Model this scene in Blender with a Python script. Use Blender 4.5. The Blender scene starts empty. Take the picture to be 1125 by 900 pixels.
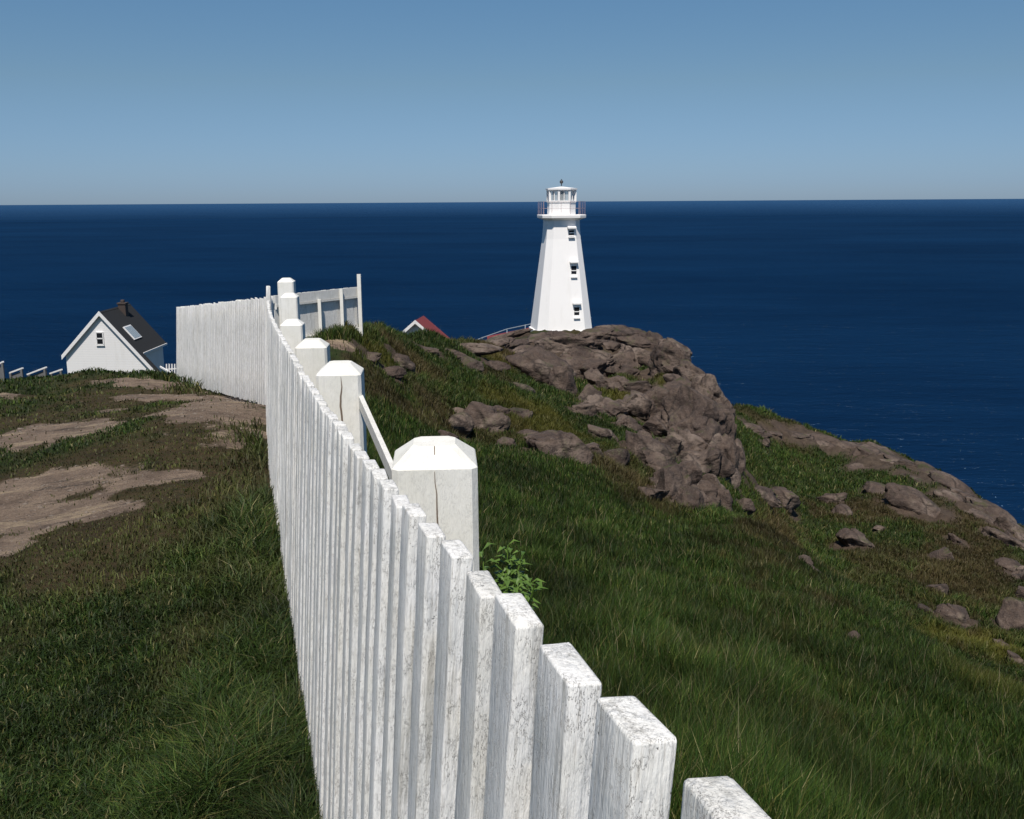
import bpy, bmesh, math, random
import numpy as np
from mathutils import Vector, Matrix

# ------------------------------------------------------------------ camera, world, sun
SC = bpy.context.scene
COL = SC.collection
F, CX, CY = 1100.0, 562.5, 450.0          # focal length and centre in photo pixels (1125 wide)
PITCH = math.atan(229 / F); ROLL = -0.0062
cam_d = bpy.data.cameras.new('camera'); cam = bpy.data.objects.new('camera', cam_d); COL.objects.link(cam)
cam_d.sensor_width = 36; cam_d.lens = 36 * F / 1125
cam_d.clip_start = 0.02; cam_d.clip_end = 200000
cam.location = (0, 0, 0)                  # eye height is the origin; the sea lies 75 m below
cam.rotation_euler = (Matrix.Rotation(math.pi / 2 - PITCH, 4, 'X') @ Matrix.Rotation(ROLL, 4, 'Z')).to_euler()
SC.camera = cam

SUN_EL, SUN_AZ = math.radians(59), math.radians(180 + 6)   # azimuth clockwise from +Y (straight ahead)
W = bpy.data.worlds.new('World'); SC.world = W; W.use_nodes = True
nt = W.node_tree; bg = nt.nodes['Background']
sky = nt.nodes.new('ShaderNodeTexSky'); sky.sky_type = 'NISHITA'; sky.sun_disc = False
sky.sun_elevation = SUN_EL; sky.sun_rotation = SUN_AZ
sky.altitude = 0; sky.air_density = 1.0; sky.dust_density = 0.25; sky.ozone_density = 3.0
# the air over cold sea is clear and blue right down to the horizon: colour balance of the sky by elevation
tcw = nt.nodes.new('ShaderNodeTexCoord'); spw = nt.nodes.new('ShaderNodeSeparateXYZ'); nt.links.new(tcw.outputs['Generated'], spw.inputs[0])
rw_ = nt.nodes.new('ShaderNodeValToRGB'); nt.links.new(spw.outputs['Z'], rw_.inputs[0]); ew = rw_.color_ramp.elements
while len(ew) < 3: ew.new(.5)
for e_, (p_, c_) in zip(ew, ((.015, (.41, .585, .985)), (.11, (.53, .65, .76)), (.21, (.54, .73, .83)))): e_.position = p_; e_.color = (*c_, 1)
mxw = nt.nodes.new('ShaderNodeMix'); mxw.data_type = 'RGBA'; mxw.blend_type = 'MULTIPLY'; mxw.inputs[0].default_value = 1
nt.links.new(sky.outputs[0], mxw.inputs[6]); nt.links.new(rw_.outputs[0], mxw.inputs[7])
nt.links.new(mxw.outputs[2], bg.inputs[0]); bg.inputs[1].default_value = 0.081
sd = bpy.data.lights.new('sun', 'SUN'); sd.energy = 4.85; sd.angle = math.radians(0.53); sd.color = (1, .94, .865)
sun = bpy.data.objects.new('sun', sd); COL.objects.link(sun)
tosun = Vector((math.sin(SUN_AZ) * math.cos(SUN_EL), math.cos(SUN_AZ) * math.cos(SUN_EL), math.sin(SUN_EL)))
sun.rotation_euler = tosun.to_track_quat('Z', 'Y').to_euler()
SC.view_settings.view_transform = 'Standard'; SC.view_settings.look = 'None'
SC.view_settings.exposure = 0.13; SC.view_settings.gamma = 1
SC.cycles.max_bounces = 5; SC.cycles.diffuse_bounces = 2; SC.cycles.transparent_max_bounces = 6

# ------------------------------------------------------------------ measuring helpers
def ray(px, py):
    u = (px - CX) / F; v = (CY - py) / F
    c, s = math.cos(ROLL), math.sin(ROLL)
    u, v = u * c - v * s, u * s + v * c
    f = np.array([0, math.cos(PITCH), -math.sin(PITCH)]); up = np.array([0, math.sin(PITCH), math.cos(PITCH)])
    return f + u * np.array([1, 0, 0]) + v * up
ROLLFIX = 1
def at(px, py, Y):
    r = ray(px, py); return Vector(r / r[1] * Y)
rng = np.random.default_rng(7); random.seed(7)

def _h(ix, iy, iz, seed):
    n = (ix * 374761393 + iy * 668265263 + iz * 2147483647 + seed * 1274126177) & 0xffffffff
    n = ((n ^ (n >> 13)) * 1274126177) & 0xffffffff
    n = ((n ^ (n >> 16)) * 2246822519) & 0xffffffff
    return ((n ^ (n >> 15)) & 0xffffff) / 8388607.5 - 1.0
def vnoise(P, seed=0):                    # smooth value noise, P (n,3)
    P = np.asarray(P, float); I = np.floor(P).astype(np.int64); f = P - I; f = f * f * f * (f * (f * 6 - 15) + 10)
    out = 0
    for dx in (0, 1):
        for dy in (0, 1):
            for dz in (0, 1):
                w = (f[:, 0] if dx else 1 - f[:, 0]) * (f[:, 1] if dy else 1 - f[:, 1]) * (f[:, 2] if dz else 1 - f[:, 2])
                out = out + w * _h(I[:, 0] + dx, I[:, 1] + dy, I[:, 2] + dz, seed)
    return out
def fbm(P, oct=4, seed=0, gain=.5):
    a, o, k = 1.0, 0, 1.0
    for i in range(oct):
        o = o + a * vnoise(np.asarray(P) * k + 17.3 * i, seed + i); a *= gain; k *= 2.03
    return o
def sstep(a, b, x):
    t = np.clip((x - a) / (b - a), 0, 1); return t * t * (3 - 2 * t)

# ------------------------------------------------------------------ terrain height
CTRL = []
def cp(px, py, Y): CTRL.append(tuple(at(px, py, Y)))
def cw(x, y, z): CTRL.append((x, y, z))
# around and behind the camera
for p in [(0, 0, -1.68), (-1.5, 1.5, -1.78), (1.2, .6, -1.95), (0, -8, -1.6), (-10, -6, -1.7), (7, -6, -3.6), (-25, -20, -3), (14, 0, -8),
          (-60, -20, -10), (0, -60, -8), (60, -40, -30), (-90, 20, -25)]: cw(*p)
# along the fence
for x, y, z in [(-.55, 3.2, -2.08), (-1.1, 5, -2.16), (-1.6, 7, -2.3), (-2.5, 10.5, -2.58), (-3.3, 13.7, -2.85), (-6.8, 20.5, -3.62)]: cw(x, y, z)
# left lawn to its crest
for x, y, z in [(-2, 3.5, -2.06), (-4, 5, -2.2), (-4, 8, -2.5), (-8, 8, -2.55), (-7, 12, -2.85), (-5, 15, -3.0), (-12, 14, -3.15), (-9, 19, -3.55)]: cw(x, y, z)
cp(0, 421, 21.5); cp(60, 417, 22); cp(100, 413, 22); cp(160, 413.5, 22.5); cw(-16, 21, -4.0); cw(-30, 22, -5)
for x, y, z in [(-11.5, 27, -6.6), (-10.5, 34, -9.5), (-16, 30, -8.5), (-25, 32, -10), (-27, 45, -13.2), (-14, 50, -13.5), (-45, 50, -16),
                (-33, 70, -15), (-33, 82, -15.3), (-26, 90, -16.5), (-45, 82, -18), (-20, 62, -15), (-17, 78, -15.5), (-60, 60, -24)]: cw(*(x, y, z))
# ridge that carries the far fence
cw(-6.2, 24, -3.75); cp(345, 373, 26.6); cp(393, 365, 27.8); cp(412, 367, 32); cp(440, 369, 38); cp(465, 371.5, 42); cp(490, 376, 47); cp(515, 377, 52); cp(535, 378, 57)
cp(575, 368, 66); cp(600, 365, 68); cp(650, 364, 68); cp(690, 368, 64)
cw(3.6, 72, -9.9); cw(-2, 74, -12); cw(3.6, 84, -13); cw(-8, 55, -12); cw(-8, 66, -13.2); cw(-7.5, 86, -14); cw(12, 76, -15); cw(14, 66, -14)
# knoll, right-hand edge going down
cp(735, 385, 58); cp(768, 420, 51); cp(790, 460, 45); cp(800, 500, 40); cp(800, 545, 34)
cw(16.5, 57, -17); cw(14.5, 50, -16); cw(12.5, 44, -14.6)
# knoll face
cp(405, 395, 28.5); cp(405, 430, 23.5); cp(450, 400, 32.5); cp(470, 440, 26.5); cp(520, 400, 41); cp(500, 480, 26.5); cp(545, 440, 33); cp(560, 400, 49)
cp(600, 440, 40); cp(600, 400, 54); cp(650, 400, 56); cp(650, 440, 46); cp(650, 480, 33); cp(600, 490, 28); cp(700, 400, 57); cp(700, 440, 47); cp(700, 490, 35)
cp(750, 450, 46); cp(745, 500, 37); cp(750, 545, 30); cp(700, 545, 26); cp(640, 520, 24); cp(560, 510, 22.5)
# tall grass slope right of the fence
cw(.6, 3.4, -2.3); cw(.3, 5.5, -2.75); cw(-.6, 8, -3.2); cw(-1.3, 12, -3.7); cw(-2.2, 17, -4.3); cw(2, 3, -2.85); cw(3.2, 5.2, -3.8)
cp(420, 480, 19); cp(430, 520, 14); cp(540, 560, 15.5); cp(620, 560, 18.5); cp(620, 620, 12); cp(620, 680, 8); cp(700, 620, 14.5); cp(700, 560, 24); cp(760, 585, 22.5); cp(760, 680, 10.5)
cp(820, 575, 23); cp(850, 600, 20); cp(900, 650, 15.5); cp(960, 705, 12.2); cp(1040, 755, 9.8); cp(1125, 800, 8.3); cp(880, 740, 9); cp(1000, 830, 6.6)
cw(13, 8, -7.4); cw(18, 14, -11)
# gully and the far slope with its ridge
cp(830, 570, 37); cp(880, 625, 35); cp(960, 680, 29); cp(1050, 730, 25); cp(1125, 770, 22.5)
cp(930, 600, 44); cp(1000, 640, 37); cp(1100, 690, 32); cp(870, 540, 52); cp(950, 550, 58); cp(1040, 590, 50); cp(1120, 650, 42); cp(860, 500, 68); cp(920, 510, 70); cp(1000, 540, 62); cp(1080, 580, 55)
cp(815, 471, 84); cp(860, 479, 83); cp(905, 485, 81); cp(960, 494, 78); cp(1020, 517, 72); cp(1070, 545, 66); cp(1125, 588, 59); cw(38, 48, -22.5); cw(30, 28, -18.5)
for p in [(20, 94, -32), (31, 92, -33), (42, 85, -34), (50, 70, -34), (54, 55, -34), (48, 35, -27), (60, 20, -30), (8, 98, -28), (-20, 110, -28), (20, 115, -60)]: cw(*p)

C = np.array(CTRL)
def qmap(x, y):
    r = np.hypot(x, y) + 1e-9; k = np.log1p(r / 3.0) / r * 3
    return np.stack([x * k, y * k], -1)
Q = qmap(C[:, 0], C[:, 1])
def _U(d2): return .5 * d2 * np.log(d2 + 1e-12)
_d2 = ((Q[:, None] - Q[None]) ** 2).sum(-1)
n_ = len(C); A = np.zeros((n_ + 3, n_ + 3)); A[:n_, :n_] = _U(_d2) + np.eye(n_) * .002
Pm = np.c_[np.ones(n_), Q]; A[:n_, n_:] = Pm; A[n_:, :n_] = Pm.T
WT = np.linalg.solve(A, np.r_[C[:, 2], 0, 0, 0])
def hbase(x, y):
    x = np.atleast_1d(np.asarray(x, float)); y = np.atleast_1d(np.asarray(y, float))
    out = np.empty(len(x))
    for i in range(0, len(x), 40000):
        q = qmap(x[i:i + 40000], y[i:i + 40000])
        d2 = ((q[:, None] - Q[None]) ** 2).sum(-1)
        out[i:i + 40000] = _U(d2) @ WT[:n_] + WT[n_] + q @ WT[n_ + 1:]
    r = np.hypot(x, y)
    out -= sstep(98, 150, r) * 75
    return np.maximum(out, -95)
def hdetail(x, y):
    x = np.atleast_1d(np.asarray(x, float)); y = np.atleast_1d(np.asarray(y, float))
    r = np.hypot(x, y); P = np.stack([x, y, x * 0], -1)
    side = sstep(0, 3, (x - (-.272 * y)) )                 # 0 on the trodden side of the fence, 1 beyond it
    a = .015 + .03 * side
    amp = a + .16 * sstep(12, 45, r)
    return amp * fbm(P * .9, 3, 3) + amp * .5 * fbm(P * 3.1, 2, 9) + .22 * sstep(25, 70, r) * fbm(P * .3, 2, 5)
def height(x, y): return hbase(x, y) + hdetail(x, y)
def cast(px, py, ymin=2.0):                                # where the line of sight through a photo point meets the ground
    r = ray(px, py); Y = np.exp(np.linspace(math.log(ymin), math.log(140), 900))
    h = height(r[0] / r[1] * Y, Y); z = r[2] / r[1] * Y
    i = np.nonzero(z < h)[0]
    if len(i) == 0: return None
    return at(px, py, float(Y[i[0]]))

# ------------------------------------------------------------------ materials
def mat(name):
    m = bpy.data.materials.new(name); m.use_nodes = True
    return m, m.node_tree, m.node_tree.nodes['Principled BSDF']
def N(nt, t, **kw):
    n = nt.nodes.new('ShaderNode' + t)
    for k, v in kw.items():
        if k in n.inputs: n.inputs[k].default_value = v
        else: setattr(n, k, v)
    return n
def ramp(nt, src, stops, interp='LINEAR'):
    r = nt.nodes.new('ShaderNodeValToRGB'); r.color_ramp.interpolation = interp; e = r.color_ramp.elements
    while len(e) < len(stops): e.new(.5)
    for i, (p, c) in enumerate(stops):
        e[i].position = p; e[i].color = (*c, 1) if isinstance(c, tuple) else (c, c, c, 1)
    nt.links.new(src, r.inputs[0]); return r.outputs[0]
def mixc(nt, fac, a, b, mode='MIX'):
    m = nt.nodes.new('ShaderNodeMix'); m.data_type = 'RGBA'; m.blend_type = mode
    for i, v in ((0, fac), (6, a), (7, b)):
        if isinstance(v, (int, float)): m.inputs[i].default_value = v
        elif isinstance(v, tuple): m.inputs[i].default_value = (*v, 1)
        else: nt.links.new(v, m.inputs[i])
    return m.outputs[2]
def mathn(nt, op, a, b=0.0, clamp=False):
    m = nt.nodes.new('ShaderNodeMath'); m.operation = op; m.use_clamp = clamp
    for i, v in ((0, a), (1, b)):
        if isinstance(v, (int, float)): m.inputs[i].default_value = v
        else: nt.links.new(v, m.inputs[i])
    return m.outputs[0]
def coord(nt, kind='Object', scale=(1, 1, 1), rot=(0, 0, 0), rand=False):
    tc = nt.nodes.new('ShaderNodeTexCoord'); mp = nt.nodes.new('ShaderNodeMapping')
    mp.inputs['Scale'].default_value = scale; mp.inputs['Rotation'].default_value = rot
    nt.links.new(tc.outputs[kind], mp.inputs[0])
    if rand:
        oi = nt.nodes.new('ShaderNodeObjectInfo'); vm = nt.nodes.new('ShaderNodeVectorMath'); vm.operation = 'SCALE'
        vm.inputs[0].default_value = (37, 91, 53); nt.links.new(oi.outputs['Random'], vm.inputs['Scale'])
        nt.links.new(vm.outputs[0], mp.inputs['Location'])
    return mp.outputs[0]
def noise(nt, vec, scale, detail=4, rough=.55, out='Fac'):
    n = nt.nodes.new('ShaderNodeTexNoise'); n.inputs['Scale'].default_value = scale; n.inputs['Detail'].default_value = detail
    n.inputs['Roughness'].default_value = rough; nt.links.new(vec, n.inputs['Vector']); return n.outputs[out]
def bump(nt, bsdf, h, strength, dist, prev=None):
    b = nt.nodes.new('ShaderNodeBump'); b.inputs['Strength'].default_value = strength; b.inputs['Distance'].default_value = dist
    nt.links.new(h, b.inputs['Height'])
    if prev: nt.links.new(prev, b.inputs['Normal'])
    nt.links.new(b.outputs[0], bsdf.inputs['Normal']); return b.outputs[0]
def attr(nt, name):
    a = nt.nodes.new('ShaderNodeAttribute'); a.attribute_name = name; return a

def paint_mat(name, base=(.80, .79, .76), old=.5, chips=.5):
    m, t, b = mat(name)
    v = coord(t, rand=True)
    vs = coord(t, scale=(1, 1, .09), rand=True); vd = coord(t, scale=(1.0, 1.0, .13), rot=(0, math.radians(28), 0), rand=True)
    grain = noise(t, vs, 210, 5, .7)                 # long wood grain under the paint
    scr = noise(t, vd, 95, 4, .65)                   # diagonal brush and saw marks
    blotch = noise(t, v, 9, 4, .6)
    fine = noise(t, v, 230, 3, .6)
    mid = noise(t, coord(t, scale=(1, 1, .35), rand=True), 120, 5, .7)
    c = mixc(t, ramp(t, blotch, [(.35, 0.0), (.7, 1.0)]), base, tuple(x * k for x, k in zip(base, (.90, .90, .87))))
    oi = t.nodes.new('ShaderNodeObjectInfo'); vr = mixc(t, oi.outputs['Random'], (1.0, 1.0, 1.0), (.90, .895, .88)); c = mixc(t, 1.0, c, vr, 'MULTIPLY')
    dirt = ramp(t, grain, [(.30, 1.0), (.46, 0.0)])
    c = mixc(t, mathn(t, 'MULTIPLY', dirt, .75 * old, True), c, (.40, .38, .34))
    stn = noise(t, coord(t, scale=(1, 1, .05), rand=True), 48, 5, .7)        # long stains where the grain lifts the paint
    c = mixc(t, mathn(t, 'MULTIPLY', ramp(t, stn, [(.36, 1.0), (.46, 0.0)]), .65 * old, True), c, (.33, .32, .29))
    # hairline cracks and flaked chips showing grey wood
    ck = mathn(t, 'ABSOLUTE', mathn(t, 'SUBTRACT', mid, .5)); ck = ramp(t, ck, [(.0, 1.0), (.011, 0.0)])
    gate = ramp(t, noise(t, v, 26, 3, .6), [(.44, 0.0), (.56, 1.0)])
    ck = mathn(t, 'MULTIPLY', ck, gate)
    ch = ramp(t, mathn(t, 'ADD', mathn(t, 'MULTIPLY', fine, .45), mathn(t, 'MULTIPLY', mid, .55)), [(.335, 1.0), (.385, 0.0)])
    ch = mathn(t, 'MULTIPLY', ch, ramp(t, blotch, [(.34, .15), (.6, 1.0)]))
    hole = mathn(t, 'MULTIPLY', mathn(t, 'MAXIMUM', ck, ch), chips, True)
    c = mixc(t, hole, c, (.15, .135, .12))
    c = mixc(t, mathn(t, 'MULTIPLY', ramp(t, scr, [(.36, 1.0), (.47, 0.0)]), .30 * old), c, (.40, .42, .44))
    t.links.new(c, b.inputs['Base Color']); b.inputs['Roughness'].default_value = .55; b.inputs['Specular IOR Level'].default_value = .3
    n1 = bump(t, b, mathn(t, 'ADD', grain, mathn(t, 'MULTIPLY', scr, 1.5)), .65 * old + .1, .003)
    n2 = bump(t, b, mid, .5, .003, n1)
    inv = mathn(t, 'SUBTRACT', 1.0, hole); bump(t, b, inv, .7, .0015, n2)
    return m
M_PICKET = paint_mat('weathered_white_paint', (.85, .84, .82), .95, 1.0)
M_POST = paint_mat('cream_white_paint', (.83, .815, .765), .2, .22)
M_RAIL = paint_mat('rail_paint', (.74, .73, .70), .5, .4)

def simple(name, col, rough=.6, nscale=0, namt=.15, bmp=0, metallic=0):
    m, t, b = mat(name); b.inputs['Roughness'].default_value = rough; b.inputs['Metallic'].default_value = metallic
    if nscale:
        v = coord(t); n = noise(t, v, nscale, 4, .6)
        c = mixc(t, n, tuple(max(0, x * (1 - namt)) for x in col), tuple(x * (1 + namt) for x in col)); t.links.new(c, b.inputs['Base Color'])
        if bmp: bump(t, b, n, .6, bmp)
    else: b.inputs['Base Color'].default_value = (*col, 1)
    return m
def wall_mat(name, col, lap=0.0):
    m, t, b = mat(name); v = coord(t); st = noise(t, coord(t, 'Object', (1, 1, .12)), 2.2, 5, .65); bl = noise(t, v, .9, 4, .6)
    c = mixc(t, ramp(t, st, [(.55, 0.0), (.8, .35)]), col, (.62, .59, .54)); c = mixc(t, ramp(t, bl, [(.5, 0.0), (.8, .2)]), c, (.72, .71, .70))
    t.links.new(c, b.inputs['Base Color']); b.inputs['Roughness'].default_value = .6
    if lap:
        sp = t.nodes.new('ShaderNodeSeparateXYZ'); t.links.new(v, sp.inputs[0]); bump(t, b, mathn(t, 'FRACT', mathn(t, 'MULTIPLY', sp.outputs['Z'], 1 / lap)), .8, .02)
    else: bump(t, b, noise(t, v, 6, 4, .6), .3, .01)
    return m
M_CONC = wall_mat('white_painted_concrete', (.84, .82, .80))
M_CLAP = wall_mat('white_clapboard', (.83, .815, .80), .14)
M_SHING = simple('black_asphalt_shingle', (.011, .012, .014), .95, 8, .4, .02)
M_RED = simple('red_painted_roof', (.17, .026, .022), .6, 3, .2)
M_BRICK = simple('dark_brick', (.05, .035, .03), .8, 10, .3)
M_GLASS = simple('dark_window_glass', (.012, .014, .018), .08)
M_SKYL = simple('skylight_glass', (.25, .30, .33), .12)
M_DARK = simple('dark_metal', (.03, .03, .033), .5)
M_GALV = simple('galvanised_rail', (.42, .47, .52), .45)
M_WOODG = simple('grey_wood', (.13, .13, .13), .8, 10, .3)
M_REDRAIL = simple('red_rail_paint', (.40, .30, .30), .5)

def crack_mask(t, v):                            # crevice shade painted as dark lines along the rock joints
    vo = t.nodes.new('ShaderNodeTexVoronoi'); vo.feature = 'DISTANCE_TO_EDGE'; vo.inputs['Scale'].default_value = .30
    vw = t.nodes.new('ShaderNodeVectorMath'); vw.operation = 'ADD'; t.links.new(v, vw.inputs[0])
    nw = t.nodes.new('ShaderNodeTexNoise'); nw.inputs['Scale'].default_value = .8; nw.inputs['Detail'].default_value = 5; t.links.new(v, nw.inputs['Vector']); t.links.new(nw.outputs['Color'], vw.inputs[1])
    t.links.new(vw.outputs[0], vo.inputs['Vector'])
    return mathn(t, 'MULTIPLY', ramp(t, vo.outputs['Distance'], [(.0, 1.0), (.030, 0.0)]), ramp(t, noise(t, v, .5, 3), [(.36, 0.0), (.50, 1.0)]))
def rock_mat(name, attr_mix=False):
    m, t, b = mat(name); v = coord(t, 'Object')
    n1 = noise(t, v, .55, 5, .6); n2 = noise(t, v, 3.2, 6, .65); n3 = noise(t, v, 16, 5, .7)
    c = ramp(t, n1, [(.32, (.046, .032, .027)), (.5, (.090, .065, .052)), (.66, (.168, .130, .106))])
    c = mixc(t, ramp(t, n2, [(.35, 1.0), (.52, 0.0)]), c, (.048, .036, .031))
    c = mixc(t, mathn(t, 'MULTIPLY', ramp(t, n3, [(.55, 0.0), (.72, 1.0)]), .5), c, (.21, .18, .15))
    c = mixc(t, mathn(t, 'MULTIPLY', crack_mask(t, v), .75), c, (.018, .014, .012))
    lich = mathn(t, 'MULTIPLY', ramp(t, noise(t, v, 1.4, 4, .7), [(.58, 0.0), (.66, 1.0)]), ramp(t, n3, [(.4, 0.0), (.6, .6)]))
    c = mixc(t, lich, c, (.085, .085, .045))
    gm = nt_geo_up(t); moss = mathn(t, 'MULTIPLY', gm, ramp(t, noise(t, v, .8, 5, .6), [(.55, 0.0), (.64, .85)]))
    c = mixc(t, moss, c, (.045, .05, .018))
    t.links.new(c, b.inputs['Base Color']); b.inputs['Roughness'].default_value = .9; b.inputs['Specular IOR Level'].default_value = .25
    a = bump(t, b, n2, .9, .16)
    st = noise(t, coord(t, 'Object', (1, 1, 4.5), (.5, .35, .2)), 1.6, 4, .6)
    a = bump(t, b, st, .35, .14, a)
    vo = t.nodes.new('ShaderNodeTexVoronoi'); vo.feature = 'DISTANCE_TO_EDGE'; vo.inputs['Scale'].default_value = .33
    vw = t.nodes.new('ShaderNodeVectorMath'); vw.operation = 'ADD'; t.links.new(v, vw.inputs[0])
    nw = t.nodes.new('ShaderNodeTexNoise'); nw.inputs['Scale'].default_value = 1.1; t.links.new(v, nw.inputs['Vector']); t.links.new(nw.outputs['Color'], vw.inputs[1])
    t.links.new(vw.outputs[0], vo.inputs['Vector'])
    cr = ramp(t, vo.outputs['Distance'], [(.0, 0.0), (.05, 1.0)])
    a = bump(t, b, cr, .35, .08, a)
    bump(t, b, n3, .6, .03, a)
    return m
def nt_geo_up(t):
    g = t.nodes.new('ShaderNodeNewGeometry'); s = t.nodes.new('ShaderNodeSeparateXYZ'); t.links.new(g.outputs['Normal'], s.inputs[0])
    return ramp(t, s.outputs['Z'], [(.72, 0.0), (.92, 1.0)])
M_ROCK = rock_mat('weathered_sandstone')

def terrain_mat():
    m, t, b = mat('headland_ground'); v = coord(t, 'Object')
    bare, rock, dry, moss, near = (attr(t, k).outputs['Fac'] for k in ('bare', 'rock', 'dry', 'moss', 'near'))
    n1 = noise(t, v, .45, 5, .6); n2 = noise(t, v, 2.5, 6, .65); n3 = noise(t, v, 14, 5, .7); n4 = noise(t, v, 60, 4, .7)
    g = ramp(t, n2, [(.3, (.012, .020, .006)), (.55, (.026, .040, .011)), (.75, (.045, .056, .018))])
    g = mixc(t, ramp(t, n3, [(.4, 0.0), (.7, .7)]), g, (.045, .05, .018))
    d = ramp(t, n2, [(.3, (.040, .026, .013)), (.7, (.085, .058, .028))])
    c = mixc(t, mathn(t, 'MULTIPLY', dry, ramp(t, n3, [(.3, .35), (.6, 1.0)]), True), g, d)
    ms = ramp(t, n2, [(.3, (.045, .05, .010)), (.7, (.10, .095, .018))])
    c = mixc(t, mathn(t, 'MULTIPLY', moss, ramp(t, n3, [(.3, .3), (.6, 1.0)]), True), c, ms)
    rk = ramp(t, n2, [(.3, (.045, .031, .025)), (.7, (.105, .076, .058))])
    c = mixc(t, rock, c, rk)
    # trodden rock and gravel
    gv = ramp(t, n2, [(.3, (.115, .083, .062)), (.5, (.215, .158, .117)), (.7, (.31, .235, .170))])
    gv = mixc(t, mathn(t, 'MULTIPLY', ramp(t, n4, [(.35, 1.0), (.5, 0.0)]), .7), gv, (.085, .065, .055))
    gv = mixc(t, ramp(t, n3, [(.6, 0.0), (.72, .45)]), gv, (.30, .245, .18))
    sk = noise(t, coord(t, 'Object', (.8, 2.6, 1), (0, 0, .35)), 1.1, 6, .7)
    gv = mixc(t, ramp(t, sk, [(.54, 0.0), (.60, .8)]), gv, (.34, .265, .18))
    gv = mixc(t, ramp(t, noise(t, coord(t, 'Object', (.7, 2.2, 1), (0, 0, -.2)), 2.3, 6, .75), [(.36, .85), (.44, 0.0)]), gv, (.060, .048, .040))
    e = mathn(t, 'ADD', bare, mathn(t, 'MULTIPLY', mathn(t, 'SUBTRACT', mathn(t, 'ADD', mathn(t, 'MULTIPLY', n2, .5), mathn(t, 'MULTIPLY', n3, .5)), .5), 1.8))
    c = mixc(t, ramp(t, e, [(.28, 0.0), (.42, .35), (.66, 1.0)]), c, gv)
    t.links.new(c, b.inputs['Base Color']); b.inputs['Roughness'].default_value = .95; b.inputs['Specular IOR Level'].default_value = .15
    a = bump(t, b, n2, .9, .16); a = bump(t, b, n3, 1.0, .06, a); bump(t, b, n4, 1.0, .016, a)
    return m
M_TERR = terrain_mat()

def grass_mat():
    m, t, b = mat('grass_blades'); a = attr(t, 'tint')
    t.links.new(a.outputs['Color'], b.inputs['Base Color']); b.inputs['Roughness'].default_value = .6; b.inputs['Specular IOR Level'].default_value = .25
    tr = t.nodes.new('ShaderNodeBsdfTranslucent'); t.links.new(a.outputs['Color'], tr.inputs[0])
    mx = t.nodes.new('ShaderNodeMixShader'); mx.inputs[0].default_value = .25
    t.links.new(b.outputs[0], mx.inputs[1]); t.links.new(tr.outputs[0], mx.inputs[2])
    t.links.new(mx.outputs[0], t.nodes['Material Output'].inputs[0]); return m
M_GRASS = grass_mat()

def sea_mat():
    m, t, b = mat('open_sea_water')
    v = coord(t, 'Object'); vs = coord(t, 'Object', (.45, 1, 1), (0, 0, math.radians(12)))
    big = noise(t, coord(t, 'Object', (.45, 1, 1), (0, 0, .25)), .0035, 8, .72)
    c = mixc(t, ramp(t, big, [(.35, 0.0), (.65, 1.0)]), (.0017, .0125, .039), (.0030, .0200, .058))
    w2 = noise(t, vs, .022, 5, .65)
    t.nodes.remove(b); df = t.nodes.new('ShaderNodeBsdfDiffuse'); gl = t.nodes.new('ShaderNodeBsdfGlossy'); gl.inputs['Roughness'].default_value = .16; gl.inputs['Color'].default_value = (.45, .72, 1, 1)
    t.links.new(c, df.inputs['Color']); mx = t.nodes.new('ShaderNodeMixShader')
    lw = t.nodes.new('ShaderNodeLayerWeight'); lw.inputs['Blend'].default_value = .5
    t.links.new(ramp(t, lw.outputs['Facing'], [(.55, .030), (.93, .035), (.985, .07), (.998, .34)]), mx.inputs[0])
    def bp(h, st, dist, prev=None):
        q = t.nodes.new('ShaderNodeBump'); q.inputs['Strength'].default_value = st; q.inputs['Distance'].default_value = dist
        t.links.new(h, q.inputs['Height'])
        if prev: t.links.new(prev, q.inputs['Normal'])
        return q.outputs[0]
    a = bp(w2, 1.0, 7); a = bp(noise(t, vs, .11, 6, .7), 1.0, 3.2, a)
    t.links.new(a, df.inputs['Normal']); t.links.new(a, gl.inputs['Normal'])
    t.links.new(df.outputs[0], mx.inputs[1]); t.links.new(gl.outputs[0], mx.inputs[2]); t.links.new(mx.outputs[0], t.nodes['Material Output'].inputs[0])
    return m
M_SEA = sea_mat()

# ------------------------------------------------------------------ mesh helpers
def tag(o, label=None, cat=None, group=None, kind=None):
    if label: o['label'] = label
    if cat: o['category'] = cat
    if group: o['group'] = group
    if kind: o['kind'] = kind
    return o
def link(name, me, parent=None, m=None):
    o = bpy.data.objects.new(name, me); COL.objects.link(o)
    if parent: o.parent = parent
    if m: me.materials.append(m)
    return o
def empty(name, loc, label, cat, group=None, rz=0):
    o = bpy.data.objects.new(name, None); o.location = loc; o.rotation_euler = (0, 0, rz); o.empty_display_size = .2
    COL.objects.link(o); return tag(o, label, cat, group)
def np_mesh(name, V, Fc, smooth=False):
    me = bpy.data.meshes.new(name); V = np.asarray(V, np.float32)
    me.vertices.add(len(V)); me.vertices.foreach_set('co', V.ravel())
    if isinstance(Fc, np.ndarray):
        k = Fc.shape[1]; tot = np.full(len(Fc), k, np.int32); idx = Fc.ravel().astype(np.int32)
    else:
        tot = np.concatenate([np.full(len(f), f.shape[1], np.int32) for f in Fc]); idx = np.concatenate([f.ravel() for f in Fc]).astype(np.int32)
    me.loops.add(len(idx)); me.loops.foreach_set('vertex_index', idx)
    me.polygons.add(len(tot)); st = np.zeros(len(tot), np.int32); st[1:] = np.cumsum(tot)[:-1]
    me.polygons.foreach_set('loop_start', st); me.polygons.foreach_set('loop_total', tot)
    if smooth: me.polygons.foreach_set('use_smooth', np.ones(len(tot), bool))
    me.update(calc_edges=True); return me
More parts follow.
